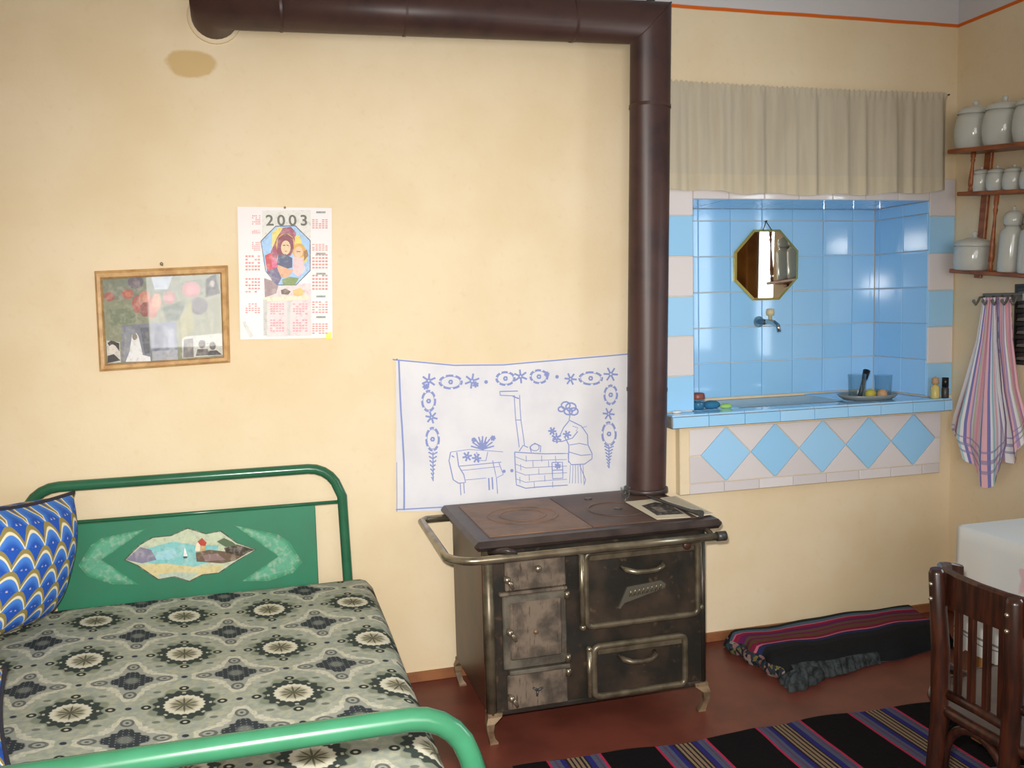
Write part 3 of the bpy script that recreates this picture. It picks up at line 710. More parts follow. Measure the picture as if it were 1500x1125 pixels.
b = MB(); b.lathe([(0.080, 0.6465), (0.080, 0.662), (0.076, 0.664), (0.0735, 0.664)], (-0.2535, -0.1165, 0), n=24); obj('flue_collar', b, M['cast_rim'], pipe)
# mitre seam
b = MB(); n_ = Vector((1, 0, 1)).normalized(); s1 = Vector((1, 0, -1)).normalized()
ring = []
for k in range(28):
    a = 2*PI*k/28; ring.append(Vector(elbow)+Vector((1, 0, 1)).normalized()*math.cos(a)*PR*1.414*1.012+Vector((0, 1, 0))*math.sin(a)*PR*1.012)
b.tube(ring, 0.0022, 6, closed=True); obj('mitre_seam', b, M['pipe_metal'], pipe)
b = MB(); b.box(-0.222, -0.192, -0.103, -0.097, 2.36, ZC); obj('ceiling_strap', b, M['iron_dark'], pipe)

# ================================================================== things on the stove
b = MB()
def sheet(u, v): return (-0.397+0.118*u, -0.522+0.262*v, 0.6485+0.003*math.sin(3*u+2*v))
b = MB(); pp = [(-0.397, -0.522), (-0.285, -0.534), (-0.262, -0.25), (-0.392, -0.255)]
b.prism(pp, 0.6472, 0.6488, (0, 1, 2)); mag = obj('magazine', b, M['paper'], None); tag(mag, 'open old magazine page with a dark picture lying on the stove top', 'magazine')
b = MB(); b.poly([(-0.375, -0.475, 0.6491), (-0.285, -0.49, 0.6491), (-0.272, -0.35, 0.6491), (-0.30, -0.30, 0.6491), (-0.365, -0.33, 0.6491)], lin((44, 40, 38))[:3]); b.poly([(-0.35, -0.44, 0.6493), (-0.325, -0.45, 0.6493), (-0.315, -0.37, 0.6493), (-0.345, -0.36, 0.6493)], lin((112, 104, 92))[:3])
obj('printed_picture', b, M['print'], mag)
b = MB(); b.prism([(-0.262, -0.532), (-0.198, -0.523), (-0.195, -0.24), (-0.258, -0.25)], 0.6472, 0.6500, (0, 1, 2)); nb = obj('booklet', b, M['paper'], None); tag(nb, 'narrow folded newspaper beside the magazine on the stove', 'newspaper')
b = MB()
for k in range(14): b.poly([(-0.252, -0.505+k*0.018, 0.6503), (-0.206, -0.498+k*0.018, 0.6503), (-0.206, -0.492+k*0.018, 0.6503), (-0.252, -0.499+k*0.018, 0.6503)], lin((150, 140, 120))[:3])
obj('printed_lines', b, M['print'], nb)
b = MB(); b.tube([(-0.258, -0.555, 0.662), (-0.265, -0.50, 0.658), (-0.285, -0.36, 0.657), (-0.30, -0.24, 0.659)], [0.011, 0.006, 0.005, 0.007], 10)
lift = obj('stove_poker', b, M['iron_dark'], None); tag(lift, 'black iron lid lifter lying between the papers on the stove', 'poker')
b = MB(); b.lathe([(0.0, 0.646), (0.013, 0.646), (0.014, 0.650), (0.011, 0.658), (0.015, 0.672), (0.018, 0.696), (0.0165, 0.696), (0.0135, 0.673), (0.009, 0.660), (0.0, 0.658)], (-0.386, -0.243, 0), n=18)
o = obj('shot_glass', b, M['clear_glass'], None); tag(o, 'small clear shot glass standing in front of the stove pipe', 'glass')

# ================================================================== bed
bed = thing('iron_bed', (-1.82, -1.0, 0.0), 'green tubular iron bed with a painted headboard panel', 'bed')
BX0, BX1, HY, FY = -2.315, -1.332, -0.10, -1.90
def arch(yy, zt, rc, x0_, x1_, zb=0.0, lean=0.0):
    p = [(x1_, yy, zb), (x1_, yy, zb+0.3)]
    p.append((x1_-lean*0.6, yy, zt-rc))
    for k in range(1, 7): a = PI/2*k/6; p.append((x1_-lean-rc+rc*math.cos(a), yy, zt-rc+rc*math.sin(a)))
    for k in range(0, 7): a = PI/2*k/6; p.append((x0_+lean+rc-rc*math.sin(a), yy, zt-rc+rc*math.cos(a)))
    p += [(x0_+lean*0.6, yy, zt-rc), (x0_, yy, zb+0.3), (x0_, yy, zb)]
    return p
b = MB(); b.tube(arch(HY, 0.815, 0.10, BX0, BX1, 0, 0.018), 0.0165, 14); obj('head_frame', b, M['green_paint'], bed)
b = MB(); b.tube(arch(FY, 0.772, 0.085, BX0, BX1+0.026, 0, 0.010), 0.0165, 16); obj('foot_frame', b, M['green_paint'], bed)
b = MB(); b.tube([(BX0+0.01, HY, 0.700), (BX1-0.012, HY, 0.697)], 0.006, 8); obj('cross_rod', b, M['green_paint'], bed)
b = MB(); b.box(-2.225, -1.432, HY-0.004, HY+0.004, 0.36, 0.693, 0.002); hp = obj('headboard_panel', b, M['panel_green'], bed)
b = MB(); b.tube([(BX0, FY, 0.62), (BX1+0.02, FY, 0.62)], 0.006, 8); obj('cross_rod', b, M['green_paint'], bed)
b = MB(); b.box(-2.225, -1.40, FY-0.004, FY+0.004, 0.30, 0.612, 0.002); obj('footboard_panel', b, M['panel_green'], bed)
for xx in (BX0, BX1):
    b = MB(); b.box(xx-0.012, xx+0.012, FY, HY, 0.27, 0.31, 0.003); obj('side_rail', b, M['green_paint'], bed)
b = MB(); b.box(-2.33, -1.30, -1.83, -0.14, 0.30, 0.432, 0.03); obj('mattress', b, M['white_cloth'], bed)
# painted scene on the headboard
def ellipse(cx, cy, rx, ry, n=16, a0=0, a1=2*PI): return [(cx+rx*math.cos(a0+(a1-a0)*k/n), cy+ry*math.sin(a0+(a1-a0)*k/n)) for k in range(n)]
class Print:
    def __init__(s, x0, y0, sc, plane): s.b = MB(); s.x0, s.y0, s.sc, s.pl = x0, y0, sc, plane; s.k = 0
    def P(s, p, off=0.0): return bp(s.x0+p[0]/s.sc, s.y0+p[1]/s.sc, 1, s.pl-off)
    def add(s, pts, col, step=True):
        if step: s.k += 1
        P = [s.P(p, 0.00012*s.k) for p in pts]
        nrm = Vector()
        for i in range(len(P)): nrm += P[i].cross(P[(i+1) % len(P)])
        if nrm.y > 0: P = P[::-1]
        s.b.poly(P, lin(col)[:3])
    def done(s, name, mat, parent): return obj(name, s.b, M[mat], parent, fix=False)
pr = Print(0, 660, 3.75, HY-0.0045)
for sgn in (0, 1):
    def mir(pts): return [(2090-x, y-18 if x else y) for x, y in pts] if sgn else pts
    for i, colr in enumerate(((56, 138, 102), (72, 150, 116), (90, 160, 130))):
        k = i*16
        pr.add(mir([(430+k, 630), (500+k, 520), (560+k*0.6, 480+k*0.6), (800-k*1.6, 430+k*0.6), (560-k*0.3, 600)]), colr)
        pr.add(mir([(430+k, 630), (560-k*0.3, 600), (760-k*1.6, 735-k*0.4), (620, 735-k*0.8), (480+k, 690-k*0.4)]), colr, False)
OUT = [(690, 600), (770, 520), (840, 480), (940, 470), (1030, 430), (1130, 460), (1210, 445), (1300, 510), (1400, 545), (1290, 610), (1200, 670), (1110, 680), (1040, 715), (960, 690), (870, 705), (760, 630)]
pr.add([(1045+(x-1045)*1.03, 575+(y-575)*1.05) for x, y in OUT], (70, 84, 70))
pr.add(OUT, (186, 196, 168))
pr.add([(800, 540), (950, 500), (1080, 520), (1200, 520), (1190, 600), (1060, 640), (900, 630), (800, 615)], (126, 190, 190))
pr.add([(860, 560), (950, 540), (980, 570), (930, 600), (850, 600)], (150, 200, 210))
pr.add([(690, 600), (770, 530), (830, 545), (860, 600), (780, 620)], (128, 124, 146))
pr.add([(760, 630), (900, 620), (1080, 640), (1230, 630), (1200, 670), (1110, 680), (1040, 712), (960, 690), (870, 703)], (206, 192, 140))
pr.add([(870, 680), (960, 668), (1100, 672), (1040, 712), (960, 690), (870, 703)], (176, 190, 174))
pr.add([(1075, 560), (1150, 545), (1290, 560), (1390, 545), (1290, 605), (1220, 620), (1080, 610)], (104, 84, 66))
pr.add([(1230, 535), (1300, 515), (1398, 545), (1320, 580), (1240, 560)], (56, 46, 36)); pr.add([(1110, 575), (1190, 565), (1240, 600), (1130, 608)], (136, 112, 110))
pr.add([(1075, 520), (1090, 500), (1100, 515), (1098, 552), (1072, 552)], (226, 214, 190)); pr.add([(1085, 500), (1110, 480), (1135, 505), (1128, 525), (1102, 522)], (178, 66, 50)); pr.add([(1100, 522), (1130, 524), (1126, 552), (1100, 552)], (196, 160, 110))
pr.add([(1015, 530), (1030, 580), (1008, 580)], (240, 240, 236)); pr.add([(1004, 582), (1032, 582), (1026, 592), (1010, 592)], (70, 70, 84))
pr.add([(1190, 500), (1230, 480), (1275, 500), (1300, 520), (1240, 530)], (84, 104, 74))
pr.done('painted_landscape', 'print', hp)
# bedspread
MX0, MX1, MY0, MY1 = -2.375, -1.262, -1.835, -0.125
b = MB()
def spread(u, v):
    # u across (with 12% overhang each side), v along
    a = u*1.24-0.12; c = v*1.10-0.05
    x = MX0+(MX1-MX0)*min(max(a, 0), 1); y = MY0+(MY1-MY0)*min(max(c, 0), 1)
    z = 0.449+0.005*math.sin(x*9+y*4)*math.sin(y*5+1)
    rx = 0.045
    dx = min(x-MX0, MX1-x); dy = min(y-MY0, MY1-y)
    for d, r in ((dx, 0.05), (dy, 0.06)):
        if d < r: z -= (r-math.sqrt(max(0, r*r-(r-d)**2)))*0.75
    over = max(0, -a, a-1)*(MX1-MX0)
    if over > 0:
        z -= over; x += (0.010*math.sin(y*22) if over > 0.03 else 0)*(1 if a > 1 else -1)
    ov = max(0, -c, c-1)*(MY1-MY0)
    if ov > 0: z -= ov
    return (x, y, z)
b.grid(spread, 72, 90, uv=False); o = obj('bedspread', b, M['bedspread'], None); tag(o, 'green-grey bedspread woven with pale medallions and dark lozenges on the iron bed', 'bedspread')
# cushions
def cushion(name, loc, size, rot, label):
    c = thing(name, loc, label, 'cushion', 'blue cushions on the bed')
    R3 = Matrix.Rotation(rot[2], 3, 'Z') @ Matrix.Rotation(rot[0], 3, 'X') @ Matrix.Rotation(rot[1], 3, 'Y')
    b = MB(); w, h, t = size
    def f(sg):
        def fn(u, v):
            a, c_ = 2*u-1, 2*v-1; k = (max(0, 1-abs(a)**2.6)*max(0, 1-abs(c_)**2.6))**0.5
            pin = 1-0.10*(1-abs(a*c_))*0; rr = 1-0.07*(a*a*(1-c_*c_)+c_*c_*(1-a*a))*1.0
            p = R3 @ Vector((a*w/2*rr, sg*t/2*k, c_*h/2*rr)); return tuple(Vector(loc)+p)
        return fn
    b.grid(f(-1), 24, 24); b.grid(f(1), 24, 24, flip=True)
    obj('cover', b, M['scale_cloth'], c, fix=False)
    e = MB(); pts = []
    for (s0, s1) in (((-1, -1), (1, -1)), ((1, -1), (1, 1)), ((1, 1), (-1, 1)), ((-1, 1), (-1, -1))):
        for k in range(12):
            a = s0[0]+(s1[0]-s0[0])*k/12; c_ = s0[1]+(s1[1]-s0[1])*k/12; rr = 1-0.07*(a*a*(1-c_*c_)+c_*c_*(1-a*a))
            pts.append(Vector(loc)+R3 @ Vector((a*w/2*rr, 0, c_*h/2*rr)))
    e.tube(pts, 0.006, 6, closed=True); obj('piping', e, M['cushion_edge'], c)
    return c
cushion('scale_cushion', (-2.262, -0.430, 0.662), (0.40, 0.37, 0.24), (0.26, 0.10, 1.12), 'blue scale-patterned cushion propped up against the headboard')
cushion('scale_cushion', (-2.290, -1.18, 0.535), (0.38, 0.40, 0.15), (-1.42, 0.0, 0.25), 'blue scale-patterned cushion lying flat on the bedspread')

# ================================================================== wall hangings
# framed collage
pr_o = thing('framed_collage', tuple(bp(238, 466, 1, -0.012)), 'light wooden picture frame with flowers and old family photographs behind glass', 'picture')
FP = [(100, 990), (815, 940), (802, 408), (72, 440)]     # outer corners in the zoom (BL, BR, TR, TL)
IP = [(138, 950), (775, 908), (760, 455), (112, 484)]
pf = Print(120, 280, 3.75, -0.006)
O3 = [pf.P(p) for p in FP]; I3 = [pf.P(p) for p in IP]
for i in range(4):
    b = MB(); A, B_, C_, D_ = O3[i], O3[(i+1) % 4], I3[(i+1) % 4], I3[i]
    f0, f1 = Vector((0, -0.018, 0)), Vector((0, 0.005, 0)); md = Vector((0, -0.022, 0))
    A2, B2, C2, D2 = A+(D_-A)*0.35, B_+(C_-B_)*0.35, C_+(B_-C_)*0.2, D_+(A-D_)*0.2
    vs = [A+f1, B_+f1, C_+f1, D_+f1, A+f0*0.7, B_+f0*0.7, C_+f0*0.55, D_+f0*0.55, A2+md, B2+md, C2+md*0.9, D2+md*0.9]
    b.add(vs, [(0, 1, 2, 3), (0, 4, 5, 1), (3, 2, 6, 7), (4, 8, 9, 5), (8, 11, 10, 9), (11, 7, 6, 10), (0, 3, 7, 11, 8, 4), (1, 5, 9, 10, 6, 2)])
    obj('frame_rail', b, M['frame_wood'], pr_o)
p = Print(120, 280, 3.75, -0.006)
p.add(IP, (146, 150, 126)); p.add([(112, 484), (760, 455), (765, 560), (115, 600)], (132, 140, 124)); p.add([(380, 470), (500, 462), (470, 540), (400, 540)], (176, 190, 206))
for (cx, cy, rx, ry, c) in ((150, 580, 30, 26, (170, 106, 96)), (250, 565, 34, 28, (182, 112, 98)), (295, 500, 44, 36, (112, 104, 116)), (480, 585, 36, 36, (176, 122, 124)), (600, 540, 52, 44, (190, 134, 138)), (640, 630, 52, 48, (104, 102, 108)),
                            (310, 620, 36, 50, (176, 104, 96)), (345, 590, 34, 44, (196, 136, 118)), (385, 640, 34, 60, (186, 118, 102)), (410, 610, 26, 50, (202, 150, 124)), (345, 650, 26, 40, (150, 92, 90))):
    p.add(ellipse(cx, cy, rx, ry), c); p.add(ellipse(cx+4, cy+2, rx*0.5, ry*0.5), tuple(min(255, int(v*1.12)) for v in c))
p.add([(440, 640), (560, 600), (560, 700), (470, 720)], (96, 112, 98)); p.add([(150, 650), (280, 640), (300, 720), (160, 740)], (126, 138, 112)); p.add([(540, 690), (600, 600), (615, 760), (545, 820)], (166, 164, 120))
p.done('flower_print', 'print', pr_o)
def photo(pts, bg, shapes, lab):
    p = Print(120, 280, 3.75, -0.0085); p.add(pts, bg)
    for pts2, c in shapes: p.add(pts2, c)
    o = p.done('photograph', 'print', pr_o); o['label'] = lab
photo([(218, 740), (378, 725), (382, 935), (222, 940)], (128, 132, 146), [([(240, 745), (275, 742), (300, 780), (340, 935), (226, 938)], (146, 150, 160)), ([(275, 790), (300, 780), (312, 800), (335, 900), (375, 910), (378, 934), (240, 938), (262, 880)], (236, 238, 240)), (ellipse(290, 800, 14, 18), (150, 140, 130)), ([(320, 750), (370, 748), (374, 890), (345, 895)], (102, 106, 118))], 'photograph of a figure in a long white dress')
photo([(384, 728), (515, 715), (528, 925), (386, 932)], (136, 144, 166), [([(400, 740), (440, 735), (450, 860), (398, 880)], (112, 120, 142)), ([(470, 760), (505, 755), (510, 880), (478, 890)], (164, 170, 188)), ([(386, 880), (526, 870), (528, 925), (386, 932)], (176, 180, 190))], 'blue-grey photograph')
photo([(548, 800), (768, 780), (774, 900), (552, 918)], (206, 206, 200), [([(560, 815), (610, 808), (615, 912), (556, 915)], (128, 126, 128)), (ellipse(660, 840, 20, 24), (112, 106, 104)), ([(625, 905), (635, 868), (690, 866), (704, 900)], (96, 94, 98)), (ellipse(718, 850, 18, 22), (104, 98, 96)), ([(690, 902), (700, 876), (740, 874), (770, 898)], (70, 70, 76)), (ellipse(590, 850, 16, 22), (150, 144, 140))], 'photograph of a seated family')
photo([(135, 820), (208, 830), (214, 940), (140, 946)], (214, 210, 204), [([(140, 835), (160, 820), (205, 835), (206, 880), (185, 850), (150, 850)], (60, 58, 60)), ([(140, 905), (175, 895), (212, 930), (140, 945)], (66, 64, 66)), (ellipse(168, 868, 20, 26), (226, 216, 206))], 'small portrait photograph')
photo([(680, 482), (735, 455), (758, 560), (682, 585)], (44, 44, 48), [(ellipse(715, 510, 14, 18), (150, 146, 142)), ([(695, 545), (735, 535), (740, 560), (692, 575)], (92, 90, 94))], 'dark portrait photograph')
gl = MB(); gp = [pf.P(q_, 0.006) for q_ in IP]; gl.add(gp+[v+Vector((0, -0.002, 0)) for v in gp], [(0, 1, 2, 3), (7, 6, 5, 4), (0, 4, 5, 1), (1, 5, 6, 2), (2, 6, 7, 3), (3, 7, 4, 0)]); obj('glass', gl, M['pane_glass'], pr_o)
b = MB(); n0 = pf.P((442, 408)); b.tube([n0+Vector((0, 0.004, 0)), n0+Vector((0, -0.022, 0.004))], 0.0025, 8); b.ball(n0+Vector((0, -0.024, 0.004)), 0.0055); obj('nail', b, M['knob_metal'], pr_o)

# calendar
cal = thing('wall_calendar', tuple(bp(418, 400, 1, -0.004)), 'white glossy 2003 wall calendar with an octagonal religious picture', 'calendar')
cz = Print(340, 290, 5.1125, -0.004)
C0 = [cz.P(p_) for p_ in ((62, 1060), (752, 1048), (745, 76), (40, 66))]
b = MB()
def calf(u, v, off=0.0):
    p_ = (C0[0]*(1-u)+C0[1]*u)*(1-v)+(C0[3]*(1-u)+C0[2]*u)*v
    return p_+Vector((0, -0.001-0.004*(math.sin(v*9+u*3)**2)*(0.3+0.7*abs(u-0.5)*2)*0-off, 0))
b.grid(calf, 6, 6, flip=False); b.grid(lambda u, v: calf(u, v, -0.0012), 6, 6, flip=True)
simple('calendar_paper', (226, 219, 220), 0.40, 0, 0.3); obj('sheet', b, M['calendar_paper'], cal)
p = Print(340, 290, 5.1125, -0.0055)
p.add([(225, 95), (590, 90), (590, 330), (225, 330)], (212, 212, 206))
p.add([(255, 640), (590, 640), (595, 1030), (255, 1040)], (226, 204, 205))
OCT = [(213, 322), (325, 208), (475, 205), (588, 318), (588, 545), (480, 655), (335, 655), (248, 548)]
p.add(OCT, (74, 84, 104)); OC2 = [(400+(x-400)*0.965, 430+(y-430)*0.97) for x, y in OCT]; p.add(OC2, (150, 190, 230))
p.add([(300, 260), (350, 215), (380, 230), (330, 330), (300, 420)], (232, 206, 96)); p.add([(290, 400), (340, 290), (380, 225), (440, 215), (480, 260), (470, 330), (430, 310), (380, 330), (345, 420), (330, 470), (285, 450)], (150, 62, 92))
p.add([(245, 430), (290, 410), (345, 500), (330, 560), (262, 548)], (196, 44, 62)); p.add([(290, 440), (330, 450), (345, 520), (300, 520)], (210, 90, 130))
p.add([(470, 290), (505, 275), (525, 350), (560, 400), (560, 470), (520, 500), (470, 470)], (232, 200, 84)); p.add(ellipse(500, 395, 52, 56), (206, 160, 70)); p.add(ellipse(498, 405, 32, 42), (228, 186, 150)); p.add([(484, 398), (512, 400), (512, 405), (484, 403)], (80, 56, 48)); p.add([(455, 440), (530, 450), (545, 540), (500, 590), (455, 560)], (240, 188, 190))
p.add(ellipse(400, 350, 72, 86), (206, 160, 70)); p.add([(335, 400), (345, 300), (400, 262), (455, 300), (462, 380), (440, 430), (400, 440), (350, 440)], (128, 44, 70)); p.add(ellipse(402, 372, 36, 54), (226, 190, 150)); p.add([(380, 352), (398, 350), (398, 357), (380, 359)], (70, 50, 44)); p.add([(408, 350), (424, 353), (424, 360), (408, 357)], (70, 50, 44)); p.add([(392, 396), (412, 396), (408, 402), (396, 402)], (170, 84, 76)); p.add([(345, 430), (400, 420), (450, 450), (450, 520), (380, 540), (335, 500)], (62, 74, 110)); p.add([(340, 500), (420, 530), (460, 540), (420, 590), (350, 600)], (214, 160, 120))
p.add([(260, 548), (335, 520), (370, 600), (340, 655), (300, 620)], (96, 88, 128)); p.add([(375, 610), (430, 590), (500, 600), (470, 652), (380, 652)], (118, 140, 72)); p.add([(535, 400), (560, 385), (572, 430), (540, 470)], (150, 110, 60))
p.add([(240, 600), (300, 620), (345, 660), (330, 715), (245, 745)], (150, 126, 130)); p.add([(365, 690), (400, 678), (440, 700), (420, 725), (370, 720)], (90, 70, 48)); p.add([(455, 690), (510, 672), (545, 700), (520, 735), (460, 730)], (224, 184, 110)); p.add([(240, 745), (575, 730), (575, 760), (240, 775)], (246, 214, 186))
p.add([(232, 760), (262, 760), (262, 1030), (236, 1030)], (190, 190, 186)); p.add([(412, 770), (438, 770), (436, 1030), (412, 1030)], (196, 196, 194)); p.add([(705, 1010), (745, 1004), (742, 1058), (704, 1056)], (244, 226, 60))
p.add([(75, 930), (100, 925), (160, 1035), (135, 1045)], (206, 204, 200))
def dates(xa, xb, ya, yb, c, rows_=5, colsn=5):
    p.k += 1
    for r in range(rows_):
        for k in range(colsn):
            w = (xb-xa)/colsn; hh = (yb-ya)/rows_
            if random.random() < 0.12: continue
            p.add([(xa+k*w, ya+r*hh), (xa+k*w+w*0.72, ya+r*hh), (xa+k*w+w*0.72, ya+r*hh+hh*0.5), (xa+k*w, ya+r*hh+hh*0.5)], c, False)
for ya, yb in ((130, 205), (240, 270), (330, 400), (430, 555), (600, 720), (790, 870)): dates(100 if ya > 400 else 150, 215, ya, yb, (206, 132, 130))
for ya, yb in ((160, 235), (345, 400), (420, 540), (575, 700), (775, 870), (940, 1025)): dates(600, 722, ya, yb, (200, 134, 126))
for ya, yb in ((790, 880), (910, 1010)): dates(285, 395, ya, yb, (214, 146, 158)); dates(455, 570, ya, yb, (214, 146, 158))
for ya in (100, 410, 560, 730, 885): p.add([(630, ya), (700, ya), (700, ya+14), (630, ya+14)], (130, 146, 138))
p.done('printed_page', 'gloss_print', cal)
# the year, as letters
cu = bpy.data.curves.new('year', 'FONT'); cu.body = '2003'; cu.size = 0.045; cu.align_x = 'CENTER'; cu.space_character = 1.4; cu.extrude = 0.0002; cu.offset = 0.0008
to = bpy.data.objects.new('year', cu); COL.objects.link(to)
bpy.context.view_layer.update()
me = bpy.data.meshes.new_from_object(to.evaluated_get(bpy.context.evaluated_depsgraph_get())); bpy.data.objects.remove(to)
simple('ink_grey', (92, 88, 78), 0.5)
me.materials.clear(); me.materials.append(M['ink_grey'])
yo = bpy.data.objects.new('year_number', me); COL.objects.link(yo); yo.parent = cal
loc = cz.P((412, 205), 0.0040); yo.location = loc-WLOC[cal]; yo.rotation_euler = (PI/2, 0.0, 0); yo.scale = (1.16, 1.08, 1); yo['label'] = 'grey year number'
b = MB(); b.ball(cz.P((395, 72), 0.003), 0.004); obj('pin', b, M['knob_metal'], cal)

# embroidered wall cloth
cloth = thing('embroidered_wall_cloth', tuple(bp(750, 640, 1, -0.008)), 'white wall cloth with blue embroidered kitchen scene hanging behind the stove', 'wall cloth')
Z5 = Print(560, 500, 3.947, -0.008)
TOPE = [(80, 100), (250, 118), (420, 132), (700, 130), (1000, 104), (1200, 86), (1480, 66)]
def cl_off(x, z): return 0.004+0.0035*math.sin((x*1.0+z*1.3)*19)*max(0, min(1, (1.16-z)*4))+0.002*math.sin(x*31-z*11)
def topz(u):
    zx = 80+1400*u
    for i in range(len(TOPE)-1):
        if TOPE[i][0] <= zx+1e-6 <= TOPE[i+1][0]+1e-3:
            f = (zx-TOPE[i][0])/(TOPE[i+1][0]-TOPE[i][0]); return (zx, TOPE[i][1]+(TOPE[i+1][1]-TOPE[i][1])*f)
    return TOPE[-1]
def clothf(u, v, off=0.0):
    t = Z5.P(topz(u)); bt = Z5.P((82+1400*u, 985-25*u)); P_ = bt+(t-bt)*v
    return (P_.x, -0.003-cl_off(P_.x, P_.z)-off, P_.z)
b = MB(); b.grid(clothf, 60, 40); obj('fabric', b, M['white_cloth'], cloth)
b = MB()
def stroke(pts, w=5.5, closed=False):
    P_ = [Z5.P(q_) for q_ in pts]
    if closed: P_.append(P_[0])
    w = w*1.2/3.947/410.0
    # subdivide
    Q = []
    for i in range(len(P_)-1):
        n = max(1, int((P_[i+1]-P_[i]).length/0.02))
        for k in range(n): Q.append(P_[i]+(P_[i+1]-P_[i])*k/n)
    Q.append(P_[-1]); vs = []
    for i, c in enumerate(Q):
        t = (Q[min(i+1, len(Q)-1)]-Q[max(i-1, 0)]); t.y = 0; t.normalize(); nn = Vector((-t.z, 0, t.x))
        for s in (-1, 1):
            r = c+nn*s*w/2; vs.append((r.x, -0.0042-cl_off(r.x, r.z), r.z))
    b.add(vs, [(2*i, 2*i+1, 2*i+3, 2*i+2) for i in range(len(Q)-1)])
def oval(cx, cy, rx, ry):
    n = 14
    for k in range(n):
        if k % 2 == 0:
            a0 = 2*PI*k/n; stroke([(cx+rx*math.cos(a), cy+ry*math.sin(a)) for a in (a0-0.22, a0+0.12, a0+0.46)], 9)
    stroke(ellipse(cx, cy, rx*0.86, ry*0.86, 18), 3, True)
    stroke(ellipse(cx, cy, 10, 10, 6), 9, True)
def flower(cx, cy, r, n=6):
    for k in range(n):
        a = 2*PI*k/n+cx*0.1; stroke([(cx+0.3*r*math.cos(a), cy+0.3*r*math.sin(a)), (cx+r*math.cos(a), cy+r*math.sin(a))], 9)
    stroke(ellipse(cx, cy, r*0.25, r*0.25, 6), 8, True)
stroke([(95, 105), (108, 400), (126, 700), (125, 975)], 8); stroke([(84, 985), (84, 700)], 3); stroke([(60, 104), (84, 108), (420, 139), (700, 136), (1000, 110), (1420, 74)], 6); stroke([(78, 972), (420, 955)], 6)
for o_ in ((395, 235, 66, 38), (712, 215, 54, 38), (905, 204, 50, 38), (1205, 214, 66, 36), (268, 345, 38, 60), (290, 565, 38, 66), (1322, 310, 38, 56), (1310, 535, 40, 68)): oval(*o_)
for f_ in ((268, 228, 42), (520, 230, 44), (800, 203, 40), (1090, 218, 36), (1320, 190, 42), (285, 440, 36), (1310, 420, 36), (600, 235, 10), (1010, 205, 10), (950, 190, 16), (250, 262, 18), (540, 250, 18)): flower(*f_)
for (cx, ya, yb) in ((292, 640, 810), (1310, 605, 735)):
    for k in range(7):
        yy = ya+(yb-ya)*k/7; w = 26*(1-k/7.5); stroke([(cx-w, yy), (cx, yy+14), (cx+w, yy)], 7)
    stroke([(cx, ya), (cx+4, yb)], 5)
stroke([(765, 312), (772, 455), (790, 612)], 4); stroke([(795, 310), (802, 455), (820, 600)], 4); stroke([(680, 290), (785, 288)], 5); stroke([(682, 312), (762, 316)], 4); stroke([(680, 290), (682, 312)], 4); stroke([(772, 455), (802, 455)], 4); stroke([(755, 318), (792, 332)], 6)
# brick range
stroke([(765, 640), (775, 830), (830, 850), (1070, 830)], 5); stroke([(765, 640), (940, 650), (1075, 648), (1075, 700)], 5)
for k in range(4): stroke([(770, 668+k*42), (830, 690+k*42), (1065, 682+k*38)], 3)
for (xx, yy) in ((830, 660), (870, 690), (920, 660), (905, 735), (960, 690), (850, 770), (940, 775), (1000, 660), (985, 810), (880, 815), (800, 710), (795, 785)): stroke([(xx, yy), (xx+2, yy+36)], 3)
stroke([(980, 700), (1040, 698), (1042, 790), (985, 795)], 5, True); stroke([(985, 745), (1040, 742)], 5); flower(1012, 720, 18)
stroke([(860, 640), (850, 610), (880, 588), (915, 605), (912, 640)], 5); stroke([(790, 635), (812, 600), (840, 612)], 5); stroke(ellipse(880, 612, 26, 20, 10), 4, True)
# woman at the range
for (cx, cy, r) in ((1060, 370, 26), (1090, 380, 30), (1105, 405, 26), (1075, 405, 24), (1035, 392, 18)): stroke(ellipse(cx, cy, r, r*0.8, 9), 8, True)
stroke([(1085, 425), (1080, 455), (1110, 470), (1150, 490), (1185, 540), (1190, 600), (1215, 650), (1215, 680), (1170, 710), (1090, 712), (1075, 690), (1080, 600), (1060, 560)], 5)
stroke([(1080, 460), (1050, 500), (1030, 545), (985, 565)], 5); stroke([(1130, 520), (1100, 560), (1040, 580), (990, 580)], 5); stroke([(1085, 600), (1140, 590), (1185, 600)], 4); stroke([(1080, 640), (1150, 660), (1210, 655)], 4); flower(1010, 560, 30); flower(985, 520, 24); flower(1070, 540, 24)
for k in range(6): stroke([(1085+k*15, 714), (1080+k*17, 820)], 3)
stroke([(1140, 715), (1175, 800), (1165, 830)], 4); stroke([(1100, 490), (1130, 500), (1120, 520)], 3); stroke([(1150, 500), (1180, 490)], 3)
# table, chair and flowers
stroke([(395, 640), (385, 690), (410, 800), (440, 820), (480, 815), (470, 770), (440, 720), (430, 640)], 5); stroke([(395, 640), (500, 625), (700, 640)], 3); stroke([(445, 720), (690, 700)], 4); stroke([(450, 745), (680, 725)], 3); stroke([(640, 690), (660, 790), (700, 770), (675, 700)], 4)
stroke([(450, 820), (455, 890)], 4); stroke([(470, 818), (475, 880)], 4); stroke([(615, 790), (618, 860)], 7); stroke([(635, 785), (638, 855)], 7); stroke([(660, 790), (665, 880)], 4); stroke([(400, 660), (415, 670)], 6); stroke([(480, 800), (600, 790)], 3)
for k in range(9):
    a = -PI*(0.08+0.84*k/8); stroke([(580, 625), (580+70*math.cos(a), 625+70*math.sin(a)*1.1)], 7)
flower(580, 600, 30); flower(640, 560, 16); flower(530, 570, 14); flower(545, 675, 28); flower(490, 665, 28); flower(705, 752, 9); flower(750, 748, 9); stroke([(545, 640), (560, 690), (600, 690), (612, 640)], 4)
obj('embroidery', b, M['thread_blue'], cloth, label='pale blue embroidered flowers, stove and figure')
